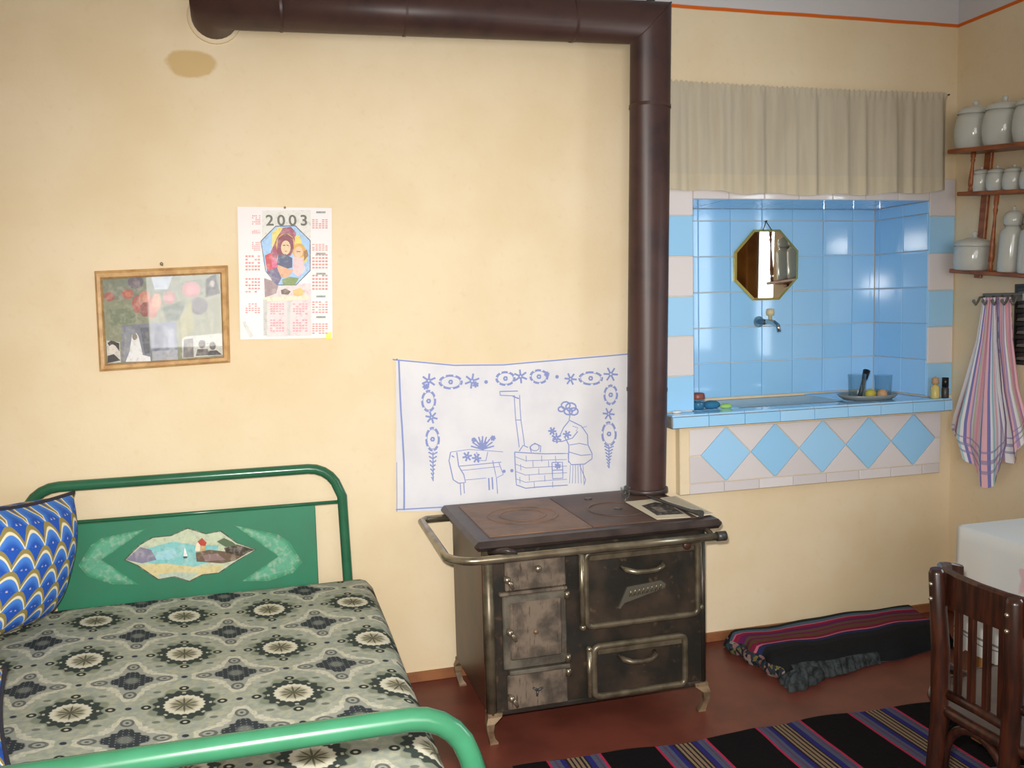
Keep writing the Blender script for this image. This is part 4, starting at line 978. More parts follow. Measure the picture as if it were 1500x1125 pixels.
for q_ in ((84, 104), (1440, 68)):
    b = MB(); n0 = Z5.P(q_); b.tube([n0+Vector((0, 0.007, 0)), n0+Vector((0, -0.008, 0.001))], 0.0018, 6); obj('nail', b, M['iron_dark'], cloth)

# ================================================================== valance over the niche
val = thing('valance_curtain', (0.5, -0.03, 1.745), 'gathered beige-grey half curtain on a string above the tiled niche', 'curtain')
VX0, VX1, VZ0, VZ1 = -0.125, 1.108, 1.748, 2.135
rs = random.Random(3); ph = [rs.uniform(0, 6.28) for _ in range(8)]
def folds(x, k):
    s = 0
    for i, (fr, am) in enumerate(((21, 0.35), (34, 0.30), (52, 0.22), (88, 0.13))): s += am*math.sin(fr*x*1.6+ph[i]+0.7*math.sin(x*5+i))
    return s*k
def valf(u, v):
    x = VX0+(VX1-VX0)*u
    amp = 0.019*(0.45+0.55*min(1, (1-v)*3)) if v < 0.95 else 0.006
    y = -0.030+folds(x, amp)
    if v > 0.95: y += 0.004*math.sin(x*260)
    zb = VZ0-0.020*math.sin(PI*min(1, u*1.02))**0.8+0.004*math.sin(x*24); zt = VZ1-0.006*math.sin(PI*u)+0.004*math.sin(x*300)*(1 if v > 0.97 else 0)
    return (x, y-0.006*(1-v), zb+(zt-zb)*v)
b = MB(); b.grid(valf, 260, 26); obj('fabric', b, M['valance'], val)
b = MB(); b.tube([(VX0-0.03, -0.010, 2.128), (0.5, -0.009, 2.113), (VX1+0.018, -0.012, 2.130)], 0.0022, 6); obj('string', b, M['thread_grey'], val)
for xx in (VX0-0.03, VX1+0.018):
    b = MB(); b.tube([(xx, 0.006, 2.130), (xx, -0.020, 2.131)], 0.003, 8); obj('nail', b, M['iron_dark'], val)

# ================================================================== niche fittings
mir = thing('octagonal_mirror', (0.51, ND-0.004, 1.328), 'octagonal mirror with a gold rim hanging on the blue niche tiles', 'mirror')
mx_, mz_ = 0.5075, 1.4765; hw, hh = 0.153, 0.149
oc = [(-hw, 0.055), (-0.063, hh), (0.063, hh), (hw, 0.058), (hw, -0.058), (0.063, -hh), (-0.063, -hh), (-hw, -0.064)]
ym = ND-0.010
b = MB(); tl = lambda a, c, o: (mx_+a, ym-o-(c)*0.02, mz_+c)
k = 8; outer0 = [tl(a, c, -0.0045) for a, c in oc]; outer1 = [tl(a, c, 0.000) for a, c in oc]
b.add(outer0+outer1, [tuple(range(8))]+[(i, (i+1) % 8, 8+(i+1) % 8, 8+i) for i in range(8)]); obj('backing', b, M['mirror_edge'], mir)
b = MB(); b.add([tl(a, c, 0.0005) for a, c in oc]+[tl(a*0.93, c*0.93, 0.003) for a, c in oc], [(i, (i+1) % 8, 8+(i+1) % 8, 8+i) for i in range(8)]); obj('bevel', b, M['mirror_edge'], mir)
b = MB(); b.add([tl(a*0.93, c*0.93, 0.003) for a, c in oc], [tuple(range(8))]); obj('mirror_glass', b, M['mirror'], mir)
b = MB(); b.tube([(mx_-0.02, ym-0.005, mz_+hh-0.004), (mx_, ym+0.004, mz_+hh+0.035), (mx_+0.022, ym-0.005, mz_+hh-0.004)], 0.002, 6); obj('hanging_wire', b, M['iron_dark'], mir)
b = MB(); b.tube([(mx_, ND+0.002, mz_+hh+0.034), (mx_, ND-0.012, mz_+hh+0.036)], 0.003, 6); obj('nail', b, M['iron_dark'], mir)
tap = thing('wall_tap', (0.49, ND, 1.236), 'small chrome wall tap with a pale knob below the mirror', 'tap')
b = MB(); b.lathe([(0.024, 0.0), (0.024, 0.004), (0.013, 0.012), (0.012, 0.06)], (0.475, ND, 1.236), 'Y', 16); obj('wall_flange', b, M['chrome'], tap)
b = MB(); b.tube([(0.475, ND-0.05, 1.236), (0.475, ND-0.085, 1.238), (0.480, ND-0.11, 1.234), (0.484, ND-0.135, 1.222), (0.486, ND-0.142, 1.195)], [0.011, 0.012, 0.011, 0.009, 0.009], 12); obj('spout', b, M['chrome'], tap)
b = MB(); b.lathe([(0.008, 1.24), (0.008, 1.262), (0.016, 1.264), (0.018, 1.276), (0.016, 1.290), (0.006, 1.293), (0.0, 1.293)], (0.477, ND-0.088, 0), 'Z', 12); obj('tap_knob', b, M['tap_knob'], tap)
ZT = SZ1+0.006
# left corner of the ledge
jar = thing('ointment_jar', (0.035, 0.035, ZT), 'small glass jar with a brown cap on the left end of the sink ledge', 'jar')
b = MB(); b.lathe([(0.0, ZT), (0.025, ZT), (0.027, ZT+0.005), (0.027, ZT+0.032), (0.021, ZT+0.040)], (0.035, 0.035, 0), n=16); obj('jar_body', b, M['clear_glass'], jar)
b = MB(); b.lathe([(0.0, ZT+0.002), (0.023, ZT+0.002), (0.024, ZT+0.028), (0.0, ZT+0.029)], (0.035, 0.035, 0), n=14); obj('contents', b, M['sponge_blue'], jar)
b = MB(); b.lathe([(0.026, ZT+0.041), (0.027, ZT+0.044), (0.026, ZT+0.060), (0.022, ZT+0.064), (0.0, ZT+0.064)], (0.035, 0.035, 0), n=16); obj('cap', b, M['cap_brown'], jar)
def lump(name, c, rx, ry, rz, mat, label, cat, flat=True):
    b = MB(); b.ball(c, rx, ry, rz, 16, 10)
    z0 = c[2]-rz*0.72
    for i, p in enumerate(b.v):
        n = math.sin(p.x*90+p.y*60)*0.0012; p.x += n; p.y -= n
        if p.z < z0: p.z = z0
    o = obj(name, b, M[mat], None); tag(o, label, cat); return o
lump('scouring_cloth', (0.098, 0.045, ZT+0.013), 0.034, 0.026, 0.018, 'sponge_blue', 'crumpled blue scouring cloth beside the brown-capped jar', 'cloth')
lump('soap', (0.148, 0.020, ZT+0.008), 0.026, 0.018, 0.011, 'sponge_green', 'pale green bar of soap on the sink ledge', 'soap')
lump('soap', (-0.085, -0.030, ZT+0.004), 0.022, 0.014, 0.006, 'white_soap', 'thin sliver of white soap beside the stove pipe', 'soap')
# tray with glasses at the right end
tx, ty = 0.800, 0.035
tray = thing('glass_tray', (tx, ty, ZT), 'grey oval tray holding drinking glasses at the right of the sink', 'tray')
b = MB(); prof = [(0.0, 0.0), (0.088, 0.0), (0.105, 0.012), (0.112, 0.022), (0.108, 0.022), (0.100, 0.013), (0.086, 0.004), (0.0, 0.004)]
vs = []; n = 28
for r, hgt in prof:
    for j in range(n): a = 2*PI*j/n; vs.append((tx+r*1.15*math.cos(a), ty+r*0.85*math.sin(a), ZT+hgt))
b.add(vs, [(i*n+j, i*n+(j+1) % n, (i+1)*n+(j+1) % n, (i+1)*n+j) for i in range(len(prof)-1) for j in range(n)], True); obj('tray_dish', b, M['tray'], tray)
def tumbler(x, y, r, hgt, label):
    b = MB(); z = ZT+0.0045
    b.lathe([(0.0, z), (r*0.86, z), (r*0.88, z+0.004), (r, z+hgt), (r-0.0025, z+hgt), (r*0.84, z+0.010), (0.0, z+0.009)], (x, y, 0), n=22)
    o = obj('drinking_glass', b, M['clear_glass'], None); tag(o, label, 'glass', None)
tumbler(0.745, 0.030, 0.036, 0.100, 'clear drinking glass with a brush handle leaning behind it on the tray')
tumbler(0.868, 0.028, 0.036, 0.092, 'clear drinking glass behind the round tan ball on the tray')
b = MB(); b.tube([(0.775, 0.052, ZT+0.008), (0.800, 0.066, ZT+0.055), (0.812, 0.072, ZT+0.078)], 0.009, 10)
brush = thing('brush', (0.78, 0.052, ZT+0.005), 'black-handled brush leaning between the two glasses on the tray', 'brush'); obj('ferrule', b, M['iron_dark'], brush)
b = MB(); b.tube([(0.812, 0.072, ZT+0.078), (0.830, 0.082, ZT+0.112)], [0.011, 0.015], 10); obj('handle', b, M['black_plastic'], brush)
lump('pumice_ball', (0.832, -0.016, ZT+0.022), 0.020, 0.020, 0.021, 'tan_clay', 'round tan ball at the front of the glass tray', 'ball')
lump('lemon_sponge', (0.812, 0.030, ZT+0.020), 0.022, 0.020, 0.020, 'yellow_soft', 'small yellow sponge between the glasses on the tray', 'sponge')
bt = thing('yellow_bottle', (1.048, -0.060, ZT), 'small yellow bottle standing at the right end of the sink ledge', 'bottle')
b = MB(); b.lathe([(0.0, ZT), (0.017, ZT), (0.018, ZT+0.004), (0.018, ZT+0.046), (0.009, ZT+0.052), (0.008, ZT+0.056)], (1.048, -0.060, 0), n=14); obj('bottle_body', b, M['bottle_yellow'], bt)
b = MB(); b.lathe([(0.010, ZT+0.056), (0.014, ZT+0.062), (0.012, ZT+0.082), (0.0, ZT+0.088)], (1.048, -0.060, 0), n=14); obj('cap', b, M['tan_clay'], bt)
bt = thing('black_bottle', (1.086, -0.072, ZT), 'small black bottle next to the yellow one on the sink ledge', 'bottle')
b = MB(); b.lathe([(0.0, ZT), (0.013, ZT), (0.014, ZT+0.003), (0.014, ZT+0.040), (0.010, ZT+0.045)], (1.086, -0.072, 0), n=14); obj('bottle_body', b, M['iron_dark'], bt)
b = MB(); b.lathe([(0.013, ZT+0.045), (0.013, ZT+0.083), (0.0, ZT+0.084)], (1.086, -0.072, 0), n=14); obj('cap', b, M['black_plastic'], bt)

# ================================================================== wall shelf with ceramics
TILT = 0.09
shf = thing('wall_shelf', (XR, -0.066, 1.436), 'three-tier turned brown wooden wall shelf with spindles', 'shelf')
SYE = -0.66; shf.rotation_euler = (TILT, 0, 0)
ZT1, ZT2, ZT3 = 1.900, 1.738, 1.436
for z, xa, ya in ((ZT1, 1.045, -0.062), (ZT2, 1.100, -0.070), (ZT3, 1.098, -0.066)):
    b = MB(); b.box(xa, XR-0.001, SYE, ya, z-0.016, z, 0.003); obj('board', b, M['shelf_wood'], shf)
for ya in (-0.145, -0.58):
    b = MB(); b.box(1.164, XR-0.001, ya-0.018, ya+0.018, 1.402, ZT1, 0.003); obj('upright', b, M['shelf_wood'], shf)
def spindle(y, xx, za, zb):
    L = zb-za; pr_ = [(0.0, 0.0), (0.009, 0.0), (0.009, 0.08), (0.006, 0.10), (0.010, 0.14), (0.011, 0.22), (0.006, 0.60), (0.005, 0.72), (0.009, 0.80), (0.006, 0.84), (0.009, 0.88), (0.009, 1.0), (0.0, 1.0)]
    b = MB(); b.lathe([(r, za+h_*L) for r, h_ in pr_], (xx, y, 0), n=12); obj('spindle', b, M['shelf_wood'], shf)
spindle(-0.155, 1.088, ZT2, ZT1-0.016); spindle(-0.60, 1.110, ZT2, ZT1-0.016); spindle(-0.285, 1.092, ZT3, ZT2-0.016); spindle(-0.63, 1.115, ZT3, ZT2-0.016)
def pot(name, x, y, z, r, hgt, prof, lid, label, cat, group):
    z += (y+0.066)*TILT; t = thing(name, (x, y, z), label, cat, group); t.rotation_euler = (TILT, 0, 0)
    b = MB(); b.lathe([(r*a, z+hgt*c) for a, c in prof], (x, y, 0), n=24); obj('pot_body', b, M['ceramic'], t)
    l = MB(); l.lathe([(r*a, z+hgt*c) for a, c in lid], (x, y, 0), n=24); obj('lid', l, M['ceramic'], t)
    return t
BELLY = [(0.0, 0.0), (0.80, 0.0), (0.86, 0.03), (0.98, 0.25), (1.0, 0.42), (0.95, 0.60), (0.86, 0.72)]
BLID = [(0.90, 0.72), (0.92, 0.74), (0.82, 0.81), (0.55, 0.87), (0.20, 0.89), (0.12, 0.91), (0.17, 0.95), (0.12, 1.0), (0.0, 1.0)]
TOPN = ['first big ceramic canister from the room corner on the top shelf', 'second big ceramic canister from the room corner on the top shelf', 'third big ceramic canister from the room corner on the top shelf', 'fourth big ceramic canister from the room corner on the top shelf']
src = pot('ceramic_canister', 1.112, -0.160, ZT1, 0.070, 0.182, BELLY, BLID, TOPN[0], 'canister', 'big canisters on the top shelf')
for k in range(1, 4): copy_tree(src, (1.112, -0.160-0.1415*k, ZT1+(-0.160-0.1415*k+0.066)*TILT), label=TOPN[k])
MIDN = ['%s small lidded spice jar from the room corner on the middle shelf' % w for w in ('first', 'second', 'third', 'fourth', 'fifth', 'sixth')]
src = pot('spice_jar', 1.125, -0.190, ZT2, 0.037, 0.094, BELLY, BLID, MIDN[0], 'jar', 'spice jars on the middle shelf')
for k in range(1, 6): copy_tree(src, (1.125, -0.190-0.0785*k, ZT2+(-0.190-0.0785*k+0.066)*TILT), label=MIDN[k])
SUGAR = [(0.0, 0.0), (0.90, 0.0), (0.96, 0.03), (1.0, 0.20), (1.0, 0.58), (0.97, 0.62)]
SLID = [(1.02, 0.62), (1.03, 0.65), (0.90, 0.74), (0.40, 0.82), (0.14, 0.84), (0.10, 0.88), (0.16, 0.93), (0.12, 0.99), (0.0, 1.0)]
pot('sugar_pot', 1.125, -0.158, ZT3, 0.070, 0.150, SUGAR, SLID, 'wide white ceramic pot with a pointed lid on the bottom shelf', 'pot', None)
CRUET = [(0.0, 0.0), (0.90, 0.0), (0.97, 0.02), (1.0, 0.10), (1.0, 0.56), (0.94, 0.62), (0.66, 0.66), (0.62, 0.70)]
CLID = [(0.72, 0.70), (0.80, 0.73), (0.82, 0.80), (0.70, 0.88), (0.35, 0.92), (0.12, 0.93), (0.18, 0.97), (0.0, 1.0)]
CRN = ['%s tall white ceramic cruet from the room corner on the bottom shelf' % w for w in ('first', 'second', 'third')]
src = pot('ceramic_cruet', 1.132, -0.332, ZT3, 0.043, 0.245, CRUET, CLID, CRN[0], 'bottle', 'cruets on the bottom shelf')
for k in range(1, 3): copy_tree(src, (1.132, -0.332-0.095*k, ZT3+(-0.332-0.095*k+0.066)*TILT), label=CRN[k])

# ================================================================== hook rail and towel, strip picture
hk = thing('hook_rail', (XR, -0.26, 1.31), 'short grey metal hook rail under the wall shelf', 'hook rail')
b = MB(); b.box(XR-0.010, XR, -0.365, -0.165, 1.302, 1.334, 0.003); obj('plate', b, M['steel_hook'], hk)
for yy in (-0.175, -0.222, -0.268, -0.315, -0.357):
    b = MB(); b.tube([(XR-0.008, yy, 1.322), (XR-0.030, yy, 1.318), (XR-0.040, yy, 1.300), (XR-0.048, yy, 1.292), (XR-0.058, yy, 1.302)], 0.0045, 8); b.ball((XR-0.058, yy, 1.305), 0.0065); obj('hook', b, M['steel_hook'], hk)
TW = thing('striped_towel', (1.15, -0.25, 0.65), 'pink, white and blue striped towel hanging in folds from the hook rail', 'towel')
def towel(name, top, path_l, path_r, label, u0=0.0, u1=1.0, xo=0.0, seed=1, ends=None):
    """hanging cloth between two side profiles [(y, z)], folded in depth"""
    b = MB(); rr = random.Random(seed); f1, f2 = rr.uniform(0, 6), rr.uniform(0, 6)
    def interp(pth, t):
        k = t*(len(pth)-1); i = min(int(k), len(pth)-2); f = k-i
        return (pth[i][0]+(pth[i+1][0]-pth[i][0])*f, pth[i][1]+(pth[i+1][1]-pth[i][1])*f)
    def fn(u, v):
        t = 1-v; a = interp(path_l, t); c = interp(path_r, t); y = a[0]+(c[0]-a[0])*u; z = a[1]+(c[1]-a[1])*u
        if ends: z -= ends(u)*t*t
        x = 1.150-xo+0.013*math.sin(u*15+f1+t*2.0)*(0.4+0.6*t)+0.005*math.sin(u*31+f2)
        return (x, y, z)
    b.grid(fn, 60, 40)
    # uv: stripes run along the length
    for k in b.uv: b.uv[k] = [(u0+(u1-u0)*u, 1-v) for u, v in b.uv[k]]
    b.grid(lambda u, v: (fn(u, v)[0]+0.003, fn(u, v)[1], fn(u, v)[2]), 60, 40, flip=True)
    o = obj(name, b, M['towel_stripes'], TW, fix=False); o['label'] = label
zig = lambda u: 0.13*abs(math.sin(PI*1.0*(u-0.05)))+0.02*math.sin(u*12)
towel('towel_fold', None, [(-0.205, 1.318), (-0.170, 1.15), (-0.105, 0.97), (-0.055, 0.845), (-0.045, 0.80), (-0.09, 0.745)], [(-0.275, 1.318), (-0.285, 1.15), (-0.315, 0.97), (-0.345, 0.85), (-0.350, 0.77), (-0.330, 0.70)], 'wide pink striped fold', 0.0, 0.66, 0.010, 1, zig)
towel('towel_fold', None, [(-0.250, 1.318), (-0.250, 1.15), (-0.275, 0.97), (-0.315, 0.80), (-0.320, 0.71)], [(-0.328, 1.318), (-0.345, 1.15), (-0.378, 0.97), (-0.418, 0.85), (-0.435, 0.80)], 'narrow fold with blue and green stripes', 0.5, 1.0, 0.0, 4, lambda u: 0.05*math.sin(u*5))
strip = thing('strip_calendar', (XR, -0.40, 1.06), 'dark upright strip of small black-and-white pictures on the right wall', 'picture')
b = MB(); b.box(XR-0.004, XR, -0.47, -0.318, 1.062, 1.366, 0.001); obj('backing', b, M['iron_dark'], strip)
for k in range(6):
    b = MB(); b.box(XR-0.0062, XR-0.0041, -0.458, -0.328, 1.076+k*0.049, 1.112+k*0.049, 0.0008); o = obj('small_picture', b, M['black_plastic'], strip)
    for j in range(2):
        c = MB(); z = 1.080+k*0.049+j*0.014; c.prism([(-0.452+j*0.02, z), (-0.334, z+0.002), (-0.340, z+0.012), (-0.40, z+0.016), (-0.445, z+0.010)], XR-0.0070, XR-0.0063, (1, 2, 0)); obj('pale_shape', c, M['iron_dark'] if j else M['steel_hook'], o)

# window curtain on the right wall (seen in the mirror)
b = MB()
def drape(u, v): y = -1.26+0.46*u; return (1.125+0.022*math.sin(y*46)+0.008*math.sin(y*91+1), y, 0.78+1.42*v)
b.grid(drape, 90, 6); dr = thing('window_drape', (1.12, -1.05, 0.78), 'ochre brown curtain hanging at the side window above the table', 'curtain'); obj('fabric', b, M['curtain_brown'], dr)
b = MB(); b.tube([(1.125, -2.05, 2.21), (1.125, -0.66, 2.21)], 0.010, 10); obj('curtain_rod', b, M['dark_wood'], dr)
for yy in (-2.0, -0.70):
    b = MB(); b.tube([(XR, yy, 2.21), (1.125, yy, 2.21)], 0.007, 8); obj('rod_bracket', b, M['dark_wood'], dr)

# ================================================================== floor textiles
b = MB()
RX0, RX1, RY0, RY1 = -0.93, 1.10, -3.3, -0.70
def rugf(u, v, o=0.0):
    x = RX0+(RX1-RX0)*u; y = RY0+(RY1-RY0)*v
    y += (0.010*math.sin(x*7+1)+0.006*math.sin(x*19)-0.02*u)*v
    x += 0.02*math.sin(y*3)*(1 if u in (0, 1) else 0.0)*0.3
    z = 0.006+0.004*max(0, math.sin(x*8+0.6))*max(0, math.sin(y*5+1))*v+0.006*math.exp(-((x+0.155)/0.05)**2-((y+0.74)/0.08)**2)
    return (x, y, z+o)
b.grid(rugf, 90, 60); b.grid(lambda u, v: (rugf(u, v)[0], rugf(u, v)[1], 0.0005), 30, 20, flip=True)
o = obj('striped_rug', b, M['rug_wool'], None, fix=False); tag(o, 'flat-woven black rug with blue, tan and red stripes on the floor', 'rug')
mat = thing('folded_mat', (0.45, -0.27, 0.0), 'folded dark woollen floor pad with crimson stripes lying along the skirting', 'floor mat')
b = MB()
MBL, MBR, MFL, MFR = Vector((0.085, -0.075)), Vector((0.965, -0.045)), Vector((0.125, -0.44)), Vector((0.90, -0.36))
def matf(u, v):
    # v=0 front hem on the floor, v=1 back
    p_ = (MFL*(1-u)+MFR*u)*(1-v)+(MBL*(1-u)+MBR*u)*v
    d = min(v/0.22, (1-v)/0.08, u/0.035+0.15, (1-u)/0.05+0.1, 1); z = 0.012+0.062*math.sqrt(max(0, 1-(1-d)**2))
    z += 0.004*math.sin(u*9+v*3)+0.002*math.sin(u*23-v*7)
    if v < 0.02: z = 0.010+0.006*math.sin(u*37)
    z -= 0.016*u*(1-v)
    q_ = p_+Vector((0, 0.008*math.sin(u*17)*(1-v)))
    if u < 0.02: q_ += Vector((-0.004+0.01*math.sin(v*21), 0))
    return (q_.x, q_.y, max(0.004, z))
b.grid(matf, 60, 30); b.grid(lambda u, v: (matf(u, v)[0], matf(u, v)[1], 0.001), 60, 30, flip=True)
for side in (0, 1):      # skirts closing the ends
    b.grid(lambda u, v: (matf(side, u)[0], matf(side, u)[1], 0.001+(matf(side, u)[2]-0.001)*v), 30, 3, flip=(side == 0))
b.grid(lambda u, v: (matf(u, 0)[0], matf(u, 0)[1], 0.001+(matf(u, 0)[2]-0.001)*v), 60, 2)
obj('pad', b, M['mat_wool'], mat, fix=False)
simple('rag_grey', (66, 72, 74), 0.95, 0, 0.1, (34, 38, 38), 45)
m = Mat('rag_multi', (120, 100, 90), 0.95, 0, 0.1); vn = m.nt.nodes.new('ShaderNodeTexVoronoi'); vn.inputs['Scale'].default_value = 75; m.nt.links.new(m.wpos(), vn.inputs['Vector'])
vx, vy, vz = m.xyz(vn.outputs['Color']); m.color(m.ramp(vx, [(0.0, (48, 52, 58)), (0.30, (132, 98, 96)), (0.42, (34, 38, 42)), (0.62, (104, 98, 58)), (0.70, (130, 122, 114)), (0.80, (52, 66, 72))])); M['rag_multi'] = m.m
b = MB(); b.grid(lambda u, v: (matf(0, u)[0]-0.002-0.012*math.sin(v*PI)*(1+0.4*math.sin(u*23)), matf(0, u)[1], 0.002+(matf(0, u)[2])*v), 40, 6, flip=True); obj('patched_end', b, M['rag_multi'], mat, fix=False)
b = MB()
def rag(u, v):
    a = u*2*PI; k = math.sin(v*PI/2+0.02)*(1+0.22*math.sin(3*a+1)+0.13*math.sin(8*a)); return (0.165+0.075*k*math.cos(a)+0.02*k*math.sin(a), -0.462+0.042*k*math.sin(a), max(0.002, 0.046*math.cos(v*PI/2)**0.6*(1+0.3*math.sin(5*a)+0.15*math.sin(11*a))))
b.grid(rag, 48, 12); obj('frayed_corner', b, M['rag_grey'], mat, fix=False)
b = MB()
def fringe(u, v):
    p_ = matf(0.04+0.5*u, 0.0); q_ = matf(0.04+0.5*u, 0.045); jag = 0.5+0.5*math.sin(u*61)*math.sin(u*23+1)
    return (p_[0]+0.006*math.sin(u*80), q_[1]+(p_[1]-0.012-0.02*jag*(1-u)-q_[1])*v, max(0.003, (q_[2]+0.002)*(1-v*v)+0.006*math.sin(u*97)*v))
b.grid(fringe, 90, 8, flip=True); obj('frayed_hem', b, M['rag_grey'], mat, fix=False)

# ================================================================== table
tab = thing('dining_table', (0.8, -1.55, 0.0), 'small table pushed to the right wall under a pale cloth', 'table')
QX0, QX1, QY0, QY1, QZ = 0.385, 1.10, -2.15, -0.945, 0.652
b = MB(); b.box(QX0, QX1, QY0, QY1, QZ-0.025, QZ, 0.004); obj('table_top', b, M['leg_wood'], tab)
b = MB(); b.box(QX0+0.03, QX1-0.03, QY0+0.03, QY0+0.05, QZ-0.11, QZ-0.025); b.box(QX0+0.03, QX1-0.03, QY1-0.05, QY1-0.03, QZ-0.11, QZ-0.025); b.box(QX0+0.03, QX0+0.05, QY0+0.03, QY1-0.03, QZ-0.11, QZ-0.025); b.box(QX1-0.05, QX1-0.03, QY0+0.03, QY1-0.03, QZ-0.11, QZ-0.025); obj('apron', b, M['leg_wood'], tab)
for xx in (QX0+0.025, QX1-0.065):
    for yy in (QY0+0.025, QY1-0.065):
        b = MB(); b.box(xx, xx+0.04, yy, yy+0.04, 0.010, QZ-0.025, 0.003); obj('leg', b, M['leg_wood'], tab)
def ringpt(t, o, rr_=0.02):
    # rounded rectangle perimeter param 0..1, offset o outward
    x0_, x1_, y0_, y1_ = QX0-o, QX1+o*0.3, QY0-o, QY1+o
    seg = [(Vector((x0_, y0_)), Vector((x0_, y1_))), (Vector((x0_, y1_)), Vector((x1_, y1_))), (Vector((x1_, y1_)), Vector((x1_, y0_))), (Vector((x1_, y0_)), Vector((x0_, y0_)))]
    L = [(b_-a).length for a, b_ in seg]; s = t*sum(L)
    for (a, b_), l in zip(seg, L):
        if s <= l+1e-9: return a+(b_-a)*(s/l), s/l
        s -= l
    return seg[0][0], 0.0
b = MB(); nT = 240
ZB = 0.30
vs = []; levels = [(QZ+0.006, 0.004), (QZ+0.002, 0.010), (QZ-0.03, 0.014), (QZ-0.12, 0.018), (QZ-0.24, 0.022), (ZB, 0.026)]
for li, (z, o_) in enumerate(levels):
    for k in range(nT):
        t = k/nT; p_, f = ringpt(t, o_)
        w = max(0, li-1)/4; dcor = min(f, 1-f)
        fold = 0.012*w*math.sin(t*95+1)*(0.4+0.6*math.sin(t*17))
        cx, cy = (QX0+QX1)/2, (QY0+QY1)/2; d = Vector((p_.x-cx, p_.y-cy)).normalized()
        if dcor < 0.09: fold -= (0.09-dcor)/0.09*(0.022*w)
        zz = z-(0.012*w if dcor < 0.05 else 0)
        vs.append((p_.x+d.x*fold if p_.x < 1.05 else p_.x, p_.y+d.y*fold, zz))
b.add(vs, [(i*nT+j, i*nT+(j+1) % nT, (i+1)*nT+(j+1) % nT, (i+1)*nT+j) for i in range(len(levels)-1) for j in range(nT)], True)
b.add(vs[:nT], [tuple(range(nT))])
o = obj('tablecloth', b, M['table_cloth'], None); tag(o, 'pale printed tablecloth with dark border lines draped over the table', 'tablecloth')

# ================================================================== chair
ch = thing('bentwood_chair', (0.0, -1.62, 0.0), 'dark brown bentwood chair with slatted back drawn up to the table', 'chair')
yc = -1.628; XS = 0.010
def cy(dy, sgn): return yc+sgn*dy
for s in (1, -1):
    yt = yc+s*0.098
    b = MB(); b.tube([(-0.235, yt+s*0.020, 0.0125), (-0.212, yt+s*0.006, 0.20), (-0.198, yt-s*0.004, 0.42), (-0.196, yt, 0.58), (-0.205, yt+s*0.006, 0.745), (-0.206, yt+s*0.006, 0.754)], [0.015, 0.017, 0.0195, 0.019, 0.016, 0.012], 12); lg = obj('back_post', b, M['dark_wood'], ch)
    for zz in (0.690, 0.722):
        b = MB(); b.ball((-0.220, yt+s*0.004, zz), 0.005, 0.005, 0.005, 8, 6); obj('screw', b, M['knob_metal'], lg)
    b = MB(); b.tube([(0.185, yc+s*0.155, 0.44), (0.195, yc+s*0.165, 0.22), (0.205, yc+s*0.175, 0.0125)], [0.020, 0.017, 0.013], 12); obj('leg', b, M['dark_wood'], ch)
# crest rail, bent in plan
cp = [(-0.075, 0.178), (-0.110, 0.176), (-0.145, 0.158), (-0.172, 0.118), (-0.184, 0.062), (-0.188, 0.0), (-0.184, -0.062), (-0.172, -0.118), (-0.145, -0.158), (-0.110, -0.176), (-0.075, -0.178)]
b = MB(); vs = []; n = len(cp)
for i, (x, dy) in enumerate(cp):
    e = min(i, n-1-i); hz = 0.016 if e == 0 else 0.026 if e == 1 else 0.034 if e == 2 else 0.038
    a = Vector((cp[min(i+1, n-1)][0]-cp[max(i-1, 0)][0], cp[min(i+1, n-1)][1]-cp[max(i-1, 0)][1])).normalized(); nn = Vector((-a.y, a.x))*0.009
    for (sgn, dz) in ((1, -hz), (1, hz*0.85), (0.5, hz), (-0.5, hz), (-1, hz*0.85), (-1, -hz)): vs.append((x+nn.x*sgn, yc+dy+nn.y*sgn, 0.712+dz))
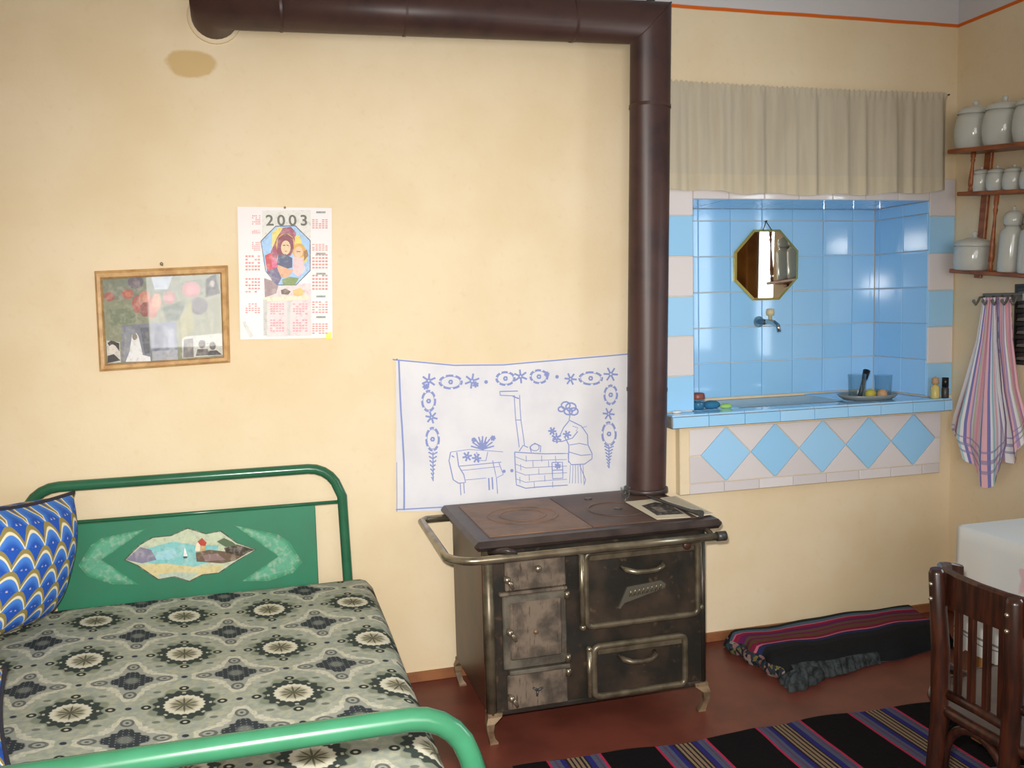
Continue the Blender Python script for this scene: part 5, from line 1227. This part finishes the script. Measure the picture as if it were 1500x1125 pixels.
b.add(vs, [(i*6+j, i*6+(j+1) % 6, i*6+6+(j+1) % 6, i*6+6+j) for i in range(n-1) for j in range(6)]+[tuple(range(5, -1, -1)), tuple(range(6*n-6, 6*n))]); obj('crest_rail', b, M['dark_wood'], ch)
b = MB(); b.tube([(-0.190, yc+0.098, 0.482), (-0.186, yc, 0.482), (-0.190, yc-0.098, 0.482)], 0.011, 8); obj('lower_rail', b, M['dark_wood'], ch)
for dy in (0.060, 0.022, -0.018, -0.058):
    b = MB(); b.box(-0.190, -0.178, yc+dy-0.008, yc+dy+0.008, 0.478, 0.690, 0.002); obj('slat', b, M['dark_wood'], ch)
b = MB(); seat = []
for k in range(40):
    a = 2*PI*k/40; ca_, sa_ = math.cos(a), math.sin(a); e = 2/3.2
    seat.append((0.010+0.205*math.copysign(abs(ca_)**e, ca_), yc+0.215*math.copysign(abs(sa_)**e, sa_)*(1.0 if ca_ > 0 else 0.94)))
b.prism(seat, 0.440, 0.458, (0, 1, 2)); st_ = obj('seat', b, M['seat_wood'], ch)
b = MB(); b.tube([(x*1.0, y, 0.446) for x, y in seat], 0.013, 8, closed=True); obj('seat_rim', b, M['dark_wood'], ch)
pts = []
for k in range(0, 17):
    a = PI*k/16; pts.append((-0.188, yc-0.092*math.cos(a), 0.27+0.160*math.sin(a)**0.6))
b = MB(); b.tube(pts, 0.010, 10); obj('arch_brace', b, M['dark_wood'], ch)
b = MB(); b.tube([(-0.196, yc-0.100, 0.535), (-0.155, yc-0.150, 0.520), (-0.09, yc-0.203, 0.485), (-0.03, yc-0.195, 0.449)], [0.010, 0.011, 0.011, 0.010], 10); obj('hip_brace', b, M['dark_wood'], ch)
b = MB(); b.tube([(-0.196, yc+0.100, 0.535), (-0.155, yc+0.150, 0.520), (-0.09, yc+0.203, 0.485), (-0.03, yc+0.195, 0.449)], [0.010, 0.011, 0.011, 0.010], 10); obj('hip_brace', b, M['dark_wood'], ch)
hoop = [(0.005+0.165*math.cos(2*PI*k/32), yc+0.150*math.sin(2*PI*k/32), 0.24) for k in range(32)]
b = MB(); b.tube(hoop, 0.009, 8, closed=True); obj('leg_hoop', b, M['dark_wood'], ch)
